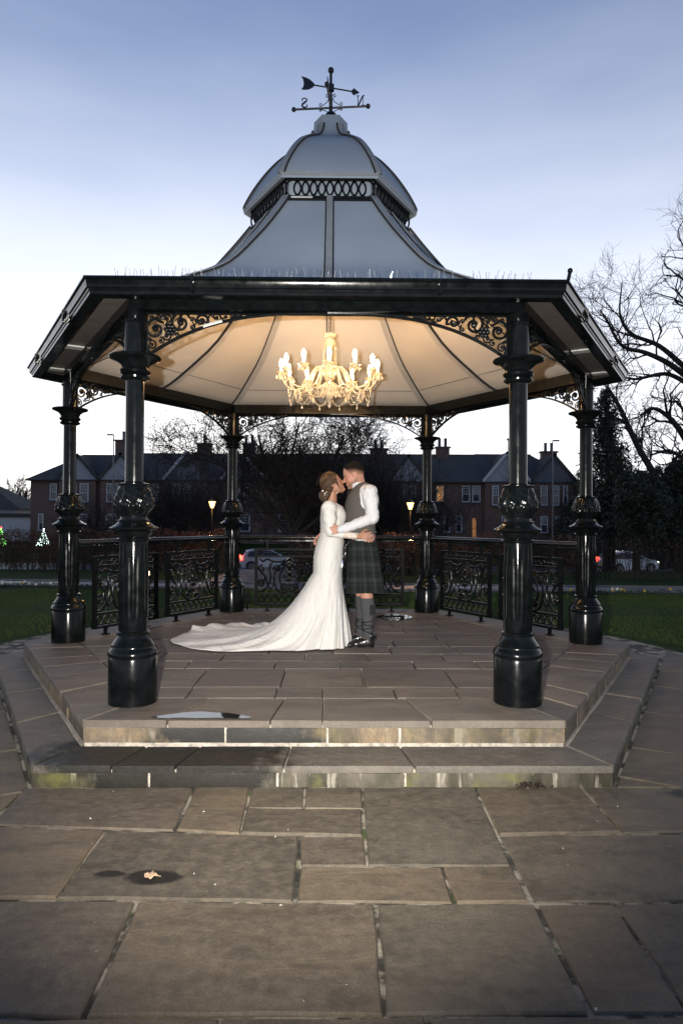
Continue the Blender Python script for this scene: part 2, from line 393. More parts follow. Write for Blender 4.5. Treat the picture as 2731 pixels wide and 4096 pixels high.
# ------------------------------------------------------------------ paving round the bandstand
LOW = [(-1.67, -3.095), (1.67, -3.095), (3.41, 0), (1.62, 2.86), (-1.62, 2.86), (-3.41, 0)]
TOP = [(-1.513, -2.74), (1.513, -2.74), (3.114, 0), (1.47, 2.56), (-1.47, 2.56), (-3.114, 0)]
circ = [(4.15 * math.cos(a), .25 + 4.0 * math.sin(a)) for a in np.linspace(0, PI, 25)]
pave_poly = [(7.0, -9), (7.0, -1.4), (4.45, -.8)] + circ + [(-4.45, -.8), (-7.0, -1.4), (-7.0, -9)]
m = MB(); m.prism(pave_poly, -.08, -.011); paving = m.build('paving', JOINT, smooth=None); tag(paving, kind='structure')
FRONT = [[(-1.66, -3.575), (-1.70, -3.10), (-.737, -3.10), (-.722, -3.64)], [(-.737, -3.10), (-.42, -3.10), (-.398, -3.68), (-.722, -3.64)],
 [(-.42, -3.10), (-.111, -3.10), (-.106, -3.392), (-.41, -3.388)], [(-.111, -3.10), (.218, -3.10), (.209, -3.400), (-.106, -3.392)],
 [(-.41, -3.388), (.209, -3.400), (.203, -3.702), (-.398, -3.68)], [(.218, -3.10), (.866, -3.10), (.846, -3.983), (.206, -3.983)],
 [(.866, -3.10), (1.476, -3.10), (1.470, -3.671), (.852, -3.688)], [(1.476, -3.10), (2.3, -3.10), (2.3, -3.64), (1.470, -3.671)],
 [(-1.9, -3.575), (-1.062, -3.643), (-1.062, -4.243), (-1.9, -4.23)], [(-1.062, -3.643), (-.109, -3.700), (-.100, -4.268), (-1.062, -4.243)],
 [(-.109, -3.702), (.206, -3.702), (.206, -3.985), (-.1, -3.985)], [(-.1, -3.985), (.535, -3.992), (.536, -4.277), (-.1, -4.268)],
 [(.535, -3.992), (.850, -3.985), (.848, -4.275), (.536, -4.277)], [(.852, -3.690), (2.3, -3.652), (2.3, -4.25), (.850, -4.275)],
 [(-1.9, -4.245), (-.73, -4.258), (-.715, -4.9), (-1.9, -4.885)], [(-.73, -4.258), (.221, -4.285), (.213, -4.895), (-.715, -4.9)],
 [(.221, -4.285), (.86, -4.280), (.852, -4.897), (.213, -4.895)], [(.86, -4.280), (1.175, -4.278), (1.16, -4.895), (.852, -4.897)], [(1.175, -4.278), (2.3, -4.25), (2.3, -4.89), (1.16, -4.895)],
 [(-2.6, -3.575), (-1.9, -3.575), (-1.9, -4.235), (-2.6, -4.235)], [(-2.6, -4.24), (-1.9, -4.24), (-1.9, -4.88), (-2.6, -4.88)],
 [(2.3, -3.64), (3.0, -3.64), (3.0, -4.25), (2.3, -4.25)], [(2.3, -4.25), (3.1, -4.25), (3.1, -4.9), (2.3, -4.9)]]
x = -2.6
while x < 3.0:
    wdt = rnd.uniform(.6, 1.05); FRONT.append([(x, -4.9), (x + wdt, -4.9), (x + wdt, -5.5), (x, -5.5)]); x += wdt
for p in FRONT: slab(p, 0, .06, 'paving_slab', SLAB, paving, joint=.0072, jit=.0055, step=.17, wob=.004, bev=.008)
# courses that follow the slanting sides of the steps
for sgn in (-1, 1):
    a = np.array([1.67 * sgn, -3.095]); b = np.array([3.41 * sgn, 0.0]); e = (b - a) / np.linalg.norm(b - a); nrm = np.array([e[1], -e[0]]) * (1 if sgn > 0 else -1)
    if nrm[0] * sgn < 0: nrm = -nrm
    off = .0
    while off < 2.6:
        wd = rnd.uniform(.34, .62); s0 = -1.6 + rnd.uniform(-.3, 0)
        while s0 < 5.0:
            ln = rnd.uniform(.45, 1.05); q = [tuple(a + e * s0 + nrm * off), tuple(a + e * (s0 + ln) + nrm * off), tuple(a + e * (s0 + ln) + nrm * (off + wd)), tuple(a + e * s0 + nrm * (off + wd))]
            s0 += ln
            q = clip(q, (0, -1), 3.56 if False else 3.575); q = clip(q, (-sgn, 0), -1.68) if q else q
            if sgn > 0 and q: q = clip(q, (-1, 0), -1.68)
            for i in range(0, 24, 2):
                if not q: break
                aa = (i + 1) * PI / 24; q = clip(q, (math.cos(aa), math.sin(aa)), 4.05 + .25 * math.sin(aa)) if q and not (abs(q[0][0]) > 3.9 and q[0][1] < -.8) else q
            if not q or len(q) < 3: continue
            if sgn > 0:                                   # keep off the front row that runs past the corner
                if min(p[1] for p in q) < -3.1 and min(p[0] for p in q) < 2.3: q = clip(q, (0, -1), 3.10)
            if q and len(q) >= 3: slab(q, 0, .06, 'paving_slab', SLAB, paving, joint=.009)
        off += wd

# ------------------------------------------------------------------ the stone platform and its two steps
def hexscale(H, k, dy=0): return [(x * k, y * k + dy) for x, y in H]
plat = MB(); plat.prism(shrink(LOW, .022), -.03, .088); plat.prism(shrink(TOP, .022), .088, PZ - .034)
platform = plat.build('bandstand_platform', MORTAR, smooth=None); tag(platform, kind='structure')
def lerp(a, b, t_): return (a[0] + (b[0] - a[0]) * t_, a[1] + (b[1] - a[1]) * t_)
def cuts(L, lo, hi):
    c = [0.0]
    while c[-1] < L - hi: c.append(c[-1] + rnd.uniform(lo, hi))
    if L - c[-1] < lo * .6 and len(c) > 1: c.pop()
    return [q / L for q in c] + [1.0]
INNER = [(-1.255, -2.2), (1.255, -2.2), (2.56, 0), (1.2, 2.1), (-1.2, 2.1), (-2.56, 0)]
front_t = {'top': [0, .175, .386, .495, .72, 1.0], 'tread': [0, .135, .245, .43, .655, 1.0], 'riser': [0, .295, .505, .655, 1.0], 'low': [0, .2, .42, .64, 1.0]}
for i in range(6):
    j = (i + 1) % 6; L = math.hypot(TOP[j][0] - TOP[i][0], TOP[j][1] - TOP[i][1])
    ts = front_t['top'] if i == 0 else cuts(L, .35, .62)
    for u, v2 in zip(ts, ts[1:]):
        slab([lerp(TOP[i], TOP[j], u), lerp(TOP[i], TOP[j], v2), lerp(INNER[i], INNER[j], v2), lerp(INNER[i], INNER[j], u)], PZ, .046, 'platform_edge_slab', TOPSLAB, platform, joint=.006, step=.22, jit=.004)
    ts = front_t['tread'] if i == 0 else cuts(L, .5, .95)
    if i not in (3,):
        for u, v2 in zip(ts, ts[1:]):
            A, B = shrink(TOP, .012), LOW
            slab([lerp(LOW[i], LOW[j], u), lerp(LOW[i], LOW[j], v2), lerp(TOP[i], TOP[j], v2), lerp(TOP[i], TOP[j], u)], .113, .04, 'step_tread_slab', TREAD, platform, joint=.007, step=.22, jit=.004)
        nx, ny = LOW[j][1] - LOW[i][1], LOW[i][0] - LOW[j][0]; q = math.hypot(nx, ny); nx /= q; ny /= q
        for H, z0, z1, key, mt, lo, hi, nm in ((TOP, .128, PZ - .05, 'riser', RISER, .4, .9, 'riser_stone'), (LOW, -.02, .07, 'low', LOWRISER, .5, 1.0, 'lower_riser_stone')):
            ts = front_t[key] if i == 0 else cuts(L, lo, hi)
            for u, v2 in zip(ts, ts[1:]):
                g = .006 / L; a, b = lerp(H[i], H[j], u + g), lerp(H[i], H[j], v2 - g); d0, d1 = -.012 + rnd.uniform(-.003, .003), -.09
                slab([(a[0] + nx * d0, a[1] + ny * d0), (b[0] + nx * d0, b[1] + ny * d0), (b[0] + nx * d1, b[1] + ny * d1), (a[0] + nx * d1, a[1] + ny * d1)], z1, z1 - z0, nm, mt, platform, joint=.001, step=.2, jit=.003, wob=.002, bev=.005)
# rows of slabs inside the border
rows = [(-2.2, -1.89, [-1.35, -.99, -.36, -.02, .5, .95]), (-1.89, -1.255, [-1.6, -1.0, -.343, .29, .98, 1.5]), (-1.255, -.95, [-1.75, -1.2, -.45, .12, .75, 1.3]),
        (-.95, -.62, [-1.5, -.95, -.2, .37, 1.05, 1.7]), (-.62, -.26, [-1.8, -1.1, -.55, .05, .6, 1.25, 1.9]), (-.26, .12, [-1.9, -1.3, -.6, -.05, .66, 1.2, 1.8]),
        (.12, .55, [-2.0, -1.35, -.8, -.1, .5, 1.15, 1.75]), (.55, .98, [-1.5, -.9, -.35, .3, .85, 1.5]), (.98, 1.45, [-1.2, -.6, .1, .75, 1.3]), (1.45, 1.85, [-1.0, -.45, .2, .7, 1.1]), (1.85, 2.1, [-.8, 0, .6])]
for y0, y1, xj in rows:
    xj = [-3] + xj + [3]
    for a, b in zip(xj, xj[1:]):
        k0, k1 = rnd.uniform(-.02, .02), rnd.uniform(-.02, .02)
        q = [(a + k0 * 0, y0), (b, y0), (b, y1), (a, y1)]
        for i in range(6):
            p0, p1 = INNER[i], INNER[(i + 1) % 6]; nx, ny = p1[1] - p0[1], p0[0] - p1[0]; l_ = math.hypot(nx, ny)
            q = clip(q, (nx / l_, ny / l_), (nx * p0[0] + ny * p0[1]) / l_)
            if len(q) < 3: break
        if len(q) >= 3: slab(q, PZ - .001, .045, 'platform_slab', TOPSLAB, platform, joint=.006, step=.3, jit=.004)
t = NT('puddle_water'); w = t.obj(world=True)
t.set(Base_Color=(.02, .02, .02, 1), Roughness=.02, IOR=1.6, Alpha=1.0); t.b.inputs['Specular IOR Level'].default_value = 1.0; t.bump(t.noise(w, 14, 2), .05, .004); WATER = t.m
def puddle(pts, z, name):
    a = catmull(pts + [pts[0]], 5)[:-1]; m = MB(); m.prism([tuple(q) for q in a[:, :2]], z - .004, z); o = m.build(name, WATER, smooth=None); tag(o, kind='structure'); return o
puddle([(-1.1, -2.69), (-1.02, -2.645), (-.95, -2.612), (-.9, -2.585), (-.8, -2.568), (-.72, -2.588), (-.62, -2.60), (-.55, -2.635), (-.46, -2.695), (-.55, -2.716), (-.68, -2.706), (-.8, -2.714), (-.93, -2.704), (-1.0, -2.715)], PZ + .0085, 'puddle')
puddle([(.60, 1.72), (.72, 1.95), (.86, 2.0), (1.0, 1.9), (1.06, 1.7), (.95, 1.52), (.82, 1.42), (.70, 1.52)], PZ + .009, 'puddle')

# ================================================================== the bandstand
S = 2.65
band = empty('bandstand', (0, 0, PZ)); tag(band, 'hexagonal cast iron bandstand with grey tented roof, black columns and small dome', 'bandstand')
HA = [R(-120 + 60 * k) for k in range(6)]
def hx(Rc, k, z): return (Rc * math.cos(HA[k % 6]), Rc * math.sin(HA[k % 6]), z + PZ)
# --- one cast iron column, six times
base_p = [(.164, 0), (.164, .30), (.158, .318), (.163, .322), (.165, .338), (.160, .36), (.148, .375), (.142, .39), (.144, .398), (.128, .42), (.112, .445), (.107, .462), (.112, .47), (.112, .482), (.098, .49)]
shaft_p = [(.098, .485), (.098, .575)] + [(.098, z) for z in np.linspace(.585, .99, 6)] + [(.098, 1.0), (.098, 1.10), (.113, 1.108), (.114, 1.118), (.102, 1.126), (.112, 1.14), (.127, 1.155), (.13, 1.17)]
flange_p = [(.125, 1.168), (.160, 1.184), (.164, 1.192), (.16, 1.197), (.135, 1.208), (.112, 1.226), (.103, 1.238), (.104, 1.244), (.094, 1.25), (.090, 1.268)]
urn_p = [(.088, 1.262), (.092, 1.285), (.106, 1.305), (.120, 1.328), (.126, 1.350), (.123, 1.382), (.115, 1.42), (.106, 1.455), (.100, 1.48), (.110, 1.487), (.110, 1.497), (.07, 1.503), (.0627, 1.51)]
upper_p = [(.0635, 1.50), (.0625, 1.9), (.062, 2.215)]
cap_p = [(.062, 2.205), (.082, 2.212), (.098, 2.222), (.10, 2.232), (.088, 2.24), (.082, 2.25), (.10, 2.258), (.105, 2.272), (.095, 2.284), (.09, 2.294), (.098, 2.315), (.118, 2.335), (.150, 2.35), (.171, 2.358), (.175, 2.366), (.172, 2.374), (.14, 2.379), (.08, 2.384), (.074, 2.388)]
top_p = [(.0742, 2.386), (.0742, 2.60), (.08, 2.605), (.08, 2.62), (.0742, 2.625), (.0742, 2.682)]
def flutes(r, z, a): return r * (1 + (.0 if not (.58 < z < .995) else .055) * (np.abs(((a * 16 / (2 * PI)) % 1) - .5) * 2 - .5)) + (.004 if .58 < z < .995 else 0) * 0
def leaves(r, z, a):
    k = np.clip((z - 1.285) / .18, 0, 1); env = math.sin(PI * min(1, max(0, (z - 1.27) / .215)))
    p = np.abs(np.sin(a * 4)); q = np.abs(np.sin(a * 4 + PI / 2 + z * 60)); rf = np.sin(a * 24 + 130 * z) * np.sin(z * 210)
    return r + env * (.015 * p ** .8 + .008 * q * p + .0055 * rf - .006)
def beads_base(r, z, a): return r + (.004 * np.abs(np.sin(a * 14)) if .32 < z < .37 else 0)
def dense(p, n=4): return [tuple(q) for q in catmull(p, n)]
def make_column():
    c = MB().lathe(upper_p, 28).lathe(top_p, 28).lathe(shaft_p, 96, mod=flutes).build('column', PAINT, None, smooth=38)
    MB().lathe(base_p, 56, mod=beads_base).build('column_base', PAINT, c, smooth=38)
    f = MB().lathe(flange_p, 40)
    for k in range(26): a = 2 * PI * k / 26; f.sphere((.103 * math.cos(a), .103 * math.sin(a), 1.243), .008, 6, 4)
    f.build('collar', PAINT, c, smooth=38)
    MB().lathe(dense(urn_p[:-4], 4) + urn_p[-4:], 96, mod=leaves).build('acanthus_urn', PAINT, c, smooth=60)
    MB().lathe(cap_p, 48).build('capital', PAINT, c, smooth=38)
    for k in range(4): a = PI / 4 + k * PI / 2; MB().sphere((.088 * math.cos(a), .088 * math.sin(a), 2.612), .009, 6, 4).build('bolt', PAINT, c)
    return c
col0 = make_column()
for k in range(6):
    c = col0 if k == 0 else copy_tree(col0)
    c.parent = band; c.location = (S * math.cos(HA[k]), S * math.sin(HA[k]), 0); c.rotation_euler = (0, 0, HA[k])
# --- beams, eaves, soffit: swept polygon along each side of the hexagon
def side_sweep(m, k, prof, trim=0.0):
    mid = HA[k] + PI / 6; er = np.array([math.cos(mid), math.sin(mid), 0]); et = np.array([-math.sin(mid), math.cos(mid), 0]); n = len(prof); v = []
    for sg in (-1, 1):
        for a, z in prof: v.append(er * a + et * sg * (a * math.tan(PI / 6) - trim) + np.array([0, 0, z + PZ]))
    f = [(i, (i + 1) % n, n + (i + 1) % n, n + i)[::-1] for i in range(n)] + [tuple(range(n)), tuple(range(2 * n - 1, n - 1, -1))]
    m.add(v, f)
AP = S * math.cos(PI / 6)
beam_p = [(AP - .055, 2.684), (AP - .055, 2.80), (AP + .055, 2.80), (AP + .055, 2.706), (AP + .068, 2.702), (AP + .068, 2.684)]
gut_p = [(2.545, 2.702), (2.545, 2.79), (2.63, 2.802), (2.678, 2.802), (2.681, 2.786), (2.666, 2.78), (2.660, 2.768), (2.657, 2.738), (2.646, 2.730), (2.642, 2.722), (2.636, 2.718), (2.634, 2.698), (2.626, 2.694), (2.56, 2.694)]
for k in range(6):
    m = MB(); side_sweep(m, k, beam_p); b = m.build('beam', PAINT, band, smooth=30)
    m = MB(); side_sweep(m, k, gut_p); g = m.build('gutter', PAINT, band, smooth=25)
    m = MB(); side_sweep(m, k, [(AP + .056, 2.770), (AP + .056, 2.785), (2.544, 2.775), (2.544, 2.76)]); sf = m.build('soffit', SOFFIT, band, smooth=None)
    mid = HA[k] + PI / 6; er = np.array([math.cos(mid), math.sin(mid)]); et = np.array([-math.sin(mid), math.cos(mid)])
    for u in {5: (-1.3, -.25), 1: (.25, 1.3)}.get(k, ()):
        m = MB(); c = er * (AP + .15) + et * u; m.box((c[0], c[1], PZ + 2.757), (.17, .11, .012), rz=mid); m.build('soffit_strip', LIGHTSTRIP, sf, smooth=None)
    m = MB(); u0 = .12 - 1.4 * (k % 2)
    for u in (-.86, .72): c = er * 2.655 + et * u; m.box((c[0] - er[0] * .002, c[1] - er[1] * .002, PZ + 2.752), (.06, .012, .092), rz=mid)
    m.build('gutter_joint', PAINT, g, smooth=None)
    if k in (0, 1, 5):
        m = MB(); rs = random.Random(k)
        for u in np.arange(-1.35, 1.38, .045):
            if rs.random() < .1: continue
            for d in (-1, 1):
                c = er * (2.62 + .012 * d) + et * (u + rs.uniform(-.008, .008)); tip = c + er * .02 * d * rs.random() + et * rs.uniform(-.02, .02)
                m.tube([(c[0], c[1], PZ + 2.798), (tip[0], tip[1], PZ + 2.798 + rs.uniform(.05, .08))], .0016, 4)
        tag(m.build('bird_spikes', STEEL, g), kind='stuff')
m = MB(); p = hx(3.085, 1, 2.80); m.tube([p, (p[0] + .01, p[1], p[2] + .05)], .012, 6); m.sphere((p[0] + .012, p[1], p[2] + .06), .018, 8, 6); m.build('eave_knob', PAINT, band)
# --- tent roof: twelve panels, hips and mid battens
prof = catmull([(3.02, 2.79), (2.55, 2.885), (2.14, 3.088), (1.688, 3.34), (1.27, 3.728), (1.0, 4.02), (.81, 4.25)], 4)
def sector(profile, k, half):               # lines from hip to mid batten
    out = []
    for r, z in profile:
        h0 = np.array(hx(r, k, z)); h1 = np.array(hx(r, k + 1, z)); md = (h0 + h1) / 2
        a, b = (h0, md) if half == 0 else (md, h1); out.append([a + (b - a) * t_ for t_ in (0, .5, 1)])
    return np.array(out)
def rib(m, profile, ang, ca, w, th, up=1, lift=0.0, side=0.0):
    er = np.array([math.cos(ang), math.sin(ang), 0]); et = np.array([-math.sin(ang), math.cos(ang), 0]); P2 = np.array(profile); T = np.gradient(P2, axis=0); T /= np.linalg.norm(T, axis=1)[:, None]
    v = []; n = len(P2)
    for (r, z), (tr, tz) in zip(P2, T):
        nr, nz = (tz, -tr) if -tr * up > 0 else (-tz, tr); c = er * r * ca + np.array([0, 0, z + PZ]); nn = er * nr + np.array([0, 0, nz])
        for a, b in ((-w / 2, lift), (w / 2, lift), (w / 2, lift + th), (-w / 2, lift + th)): v.append(c + et * (a + side) + nn * b)
    f = [(0, 1, 2, 3), tuple(4 * (n - 1) + q for q in (3, 2, 1, 0))]
    for i in range(n - 1):
        for q in range(4): f.append((4 * i + q, 4 * i + (q + 1) % 4, 4 * i + 4 + (q + 1) % 4, 4 * i + 4 + q))
    m.add(v, f)
C30 = math.cos(PI / 6)
for k in range(6):
    for h in (0, 1):
        MB().shell(sector(prof[:-1], k, h), (0, 0, -.03)).build('roof_panel', ROOFP, band, smooth=50)
        MB().shell(sector([tuple(prof[-2] * np.array([.985, 1.0]) + np.array([0, -.012])), tuple(prof[-1] * np.array([.985, 1]))], k, h), (0, 0, -.03)).build('roof_gap_shade', SEAL, band, smooth=None)  # black strip put in for the shade under the frieze
    for ang, ca, w in ((HA[k], 1.0, .075), (HA[k] + PI / 6, C30, .055)):
        m = MB(); rib(m, prof, ang, ca, w, .022, 1, -.004); b = m.build('roof_batten', BATTEN, band, smooth=50)
        m = MB(); rib(m, prof, ang, ca, .011, .016, 1, -.004, w / 2 + .007); rib(m, prof, ang, ca, .011, .016, 1, -.004, -w / 2 - .007); m.build('seal_strip', SEAL, b, smooth=50)
        m = MB()
        for i in range(3, len(prof), 5):
            m.sphere((math.cos(ang) * prof[i][0] * ca, math.sin(ang) * prof[i][0] * ca, prof[i][1] + PZ + .018), .008, 6, 4)
        m.build('rivet', BATTEN, b)
# dark shadow gap, drum and pierced frieze below the dome
m = MB(); side = [(.74, 4.20), (.74, 4.46)]
for k in range(6):
    m = MB(); side_sweep(m, k, [(.64, 4.20), (.64, 4.45), (.66, 4.45), (.66, 4.20)]); m.build('lantern_wall', ROOFP, band, smooth=None)
    m = MB(); side_sweep(m, k, [(.692, 4.236), (.692, 4.254), (.712, 4.254), (.712, 4.236)]); side_sweep(m, k, [(.692, 4.405), (.692, 4.425), (.712, 4.425), (.712, 4.405)])
    fr = m.build('frieze_rail', IRON, band, smooth=None)
    mid = HA[k] + PI / 6; er = np.array([math.cos(mid), math.sin(mid), 0]); et = np.array([-math.sin(mid), math.cos(mid), 0]); c0 = er * .702 + np.array([0, 0, PZ + 4.33])
    m = MB()
    for i in range(10): m.ring(c0 + et * ((i - 4.5) * .0755), .0700, .0098, et, (0, 0, 1), 18, 5, 1.12)
    m.build('frieze_ring_row', IRON, fr)
MB().lathe([(.70, 4.235), (.70, 4.242), (.2, 4.245)], 6).build('lantern_floor', SEAL, band, smooth=None)
dprof = catmull([(.888, 4.42), (.872, 4.475), (.79, 4.62), (.665, 4.79), (.53, 4.93), (.40, 5.02), (.27, 5.095), (.205, 5.17), (.176, 5.275), (.172, 5.35)], 4)
for k in range(6):
    for h in (0, 1):
        MB().shell(sector(dprof, k, h), (0, 0, -.025)).build('dome_panel', ROOFP, band, smooth=50)
    m = MB(); rib(m, dprof[2:-5], HA[k], 1.0, .055, .02, 1, -.004); b = m.build('dome_batten', BATTEN, band, smooth=50)
    m = MB(); rib(m, dprof[2:-5], HA[k], 1.0, .010, .013, 1, -.004, .034); rib(m, dprof[2:-5], HA[k], 1.0, .010, .013, 1, -.004, -.034); m.build('seal_strip', SEAL, b, smooth=50)
    m = MB(); side_sweep(m, k, [(.70, 4.432), (.70, 4.444), (.773, 4.452), (.776, 4.418), (.762, 4.414)]); m.build('dome_eave', BATTEN, band, smooth=None)
t6 = np.arange(6) * PI / 3
MB().lathe([(.160, 5.262), (.186, 5.268), (.188, 5.362), (.150, 5.428), (.04, 5.445)], 6).build('dome_cap', BATTEN, band, smooth=None)
# --- ceiling under the tent
cprof = catmull([(2.72, 2.797), (2.5, 2.845), (2.12, 3.02), (1.67, 3.27), (1.25, 3.65), (.95, 3.99), (.6, 4.28), (.1, 4.35)], 3)
for k in range(6):
    for h in (0, 1):
        MB().shell(sector(cprof, k, h), (0, 0, .012)).build('ceiling_panel', CEIL, band, smooth=60)
    for ang, ca, w in ((HA[k], 1.0, .085), (HA[k] + PI / 6, C30, .085)):
        m = MB(); rib(m, cprof[:-2], ang, ca, w, .02, -1, .001); b = m.build('ceiling_rib', CEILRIB, band, smooth=50)
        m = MB(); rib(m, cprof[:-2], ang, ca, .013, .026, -1, .001, -w / 2 if ang % PI < PI / 2 else w / 2); m.build('seal_strip', SEAL, b, smooth=50)
        for sd in (-1, 1):
            a = np.array([math.cos(ang), math.sin(ang)]); tt = np.array([-a[1], a[0]]); c = a * cprof[1][0] * ca * .985 + tt * .055 * sd
            m = MB(); m.box((c[0], c[1], PZ + 2.845), (.01, .03, .06), rz=ang); m.build('rib_clip', LIGHTSTRIP, b, smooth=None)
    m = MB(); r_, z_ = cprof[5]; m.tube([np.array(hx(r_, k, z_ - .006)), np.array(hx(r_, k + 1, z_ - .006))], .0028, 4); m.build('ceiling_seam', SEAL, band)
# --- pierced spandrel brackets: vine scrolls packed between beam and arch, two for each side
def spiral(c, r, turns, a0, sg, n=22, rin=.22):
    t_ = np.linspace(0, 1, n); rr = r * (1 - (1 - rin) * t_ ** .85); a = a0 + sg * turns * 2 * PI * t_
    return np.c_[c[0] + rr * np.cos(a), c[1] + rr * np.sin(a)]
LSP = S / 2 - .07
def arch(u): return .312 * np.clip(1 - u / LSP, 0, 1) ** 2.9
def spandrel_mesh():
    rs = random.Random(11); circ_ = []
    for rad in (.075, .062, .05, .042, .034, .026, .02, .015, .011):
        for _ in range(500):
            u = rs.uniform(rad * .9, LSP * .93); w = rs.uniform(rad * .9, .30)
            if w + rad * .9 > arch(u) or w + rad * .9 > arch(u + rad * .55): continue
            if all(math.hypot(u - a, w - b) > (rad + q) * .86 for a, b, q in circ_): circ_.append((u, w, rad))
    parts = []
    for (u, w, rad) in circ_:
        sg = rs.choice((-1, 1)); a0 = rs.uniform(0, 2 * PI); parts.append((spiral((u, w), rad * 1.0, 1.25, a0, sg, 18 if rad > .03 else 12), max(.0055, min(.0105, rad * .2))))
        e = (u + rad * math.cos(a0) , w + rad * math.sin(a0))                       # tail that reaches the neighbour scroll
        nb = sorted(((math.hypot(u - a, w - b), a, b, q) for a, b, q in circ_ if (a, b) != (u, w)))[:2]
        for d, a, b, q in nb[:1 if rad < .03 else 2]:
            tgt = (a + (e[0] - a) / max(1e-6, math.hypot(e[0] - a, e[1] - b)) * q, b + (e[1] - b) / max(1e-6, math.hypot(e[0] - a, e[1] - b)) * q)
            mx = ((e[0] + tgt[0]) / 2 + rs.uniform(-.015, .015), (e[1] + tgt[1]) / 2 + rs.uniform(-.01, .01)); parts.append((catmull([e, mx, tgt], 4), max(.005, min(.009, rad * .17))))
    return circ_, parts
SPC, SPP = spandrel_mesh()
def spandrel(k, sg, k2=None):
    mid = HA[k] + PI / 6; er = np.array([math.cos(mid), math.sin(mid), 0]); et = np.array([-math.sin(mid), math.cos(mid), 0]) * sg
    o = er * AP - et * (S / 2 - .07) + np.array([0, 0, PZ + 2.684]); dn = np.array([0, 0, -1.])
    m = MB(); us = np.linspace(0, LSP, 26)
    for q in (-.012, .012): m.tube([o + et * u + dn * arch(u) + er * q for u in us], .009, 5)
    m.tube([o + et * u + dn * .006 for u in (0, LSP * .8)], .008, 4); m.tube([o + et * .008, o + et * .008 + dn * .30], .009, 5)
    b = m.build('spandrel_arch', IRON, band)
    m = MB()
    for pts, r_ in SPP: m.tube([o + et * a + dn * w for a, w in pts], r_, 5)
    for (u, w, rad) in SPC:
        m.sphere(o + et * u + dn * w, rad * .3, 6, 4, (1, 1, 1))
    c = o + et * .17 + dn * .12                                                     # rose boss near the column
    for i in range(7):
        a = 2 * PI * i / 6; q = c + (et * math.cos(a) + dn * math.sin(a)) * (.026 if i < 6 else 0); m.sphere(q, .019, 7, 5)
    m.build('vine_scroll', IRON, b)
for k in range(6): spandrel(k, 1); spandrel(k, -1)
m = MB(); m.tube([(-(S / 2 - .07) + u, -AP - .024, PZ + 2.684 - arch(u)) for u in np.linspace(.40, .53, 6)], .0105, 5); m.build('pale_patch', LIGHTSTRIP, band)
m = MB(); m.box((-.26, -.716, PZ + 4.240), (.20, .006, .014)); m.build('pale_strip', LIGHTSTRIP, band, smooth=None)

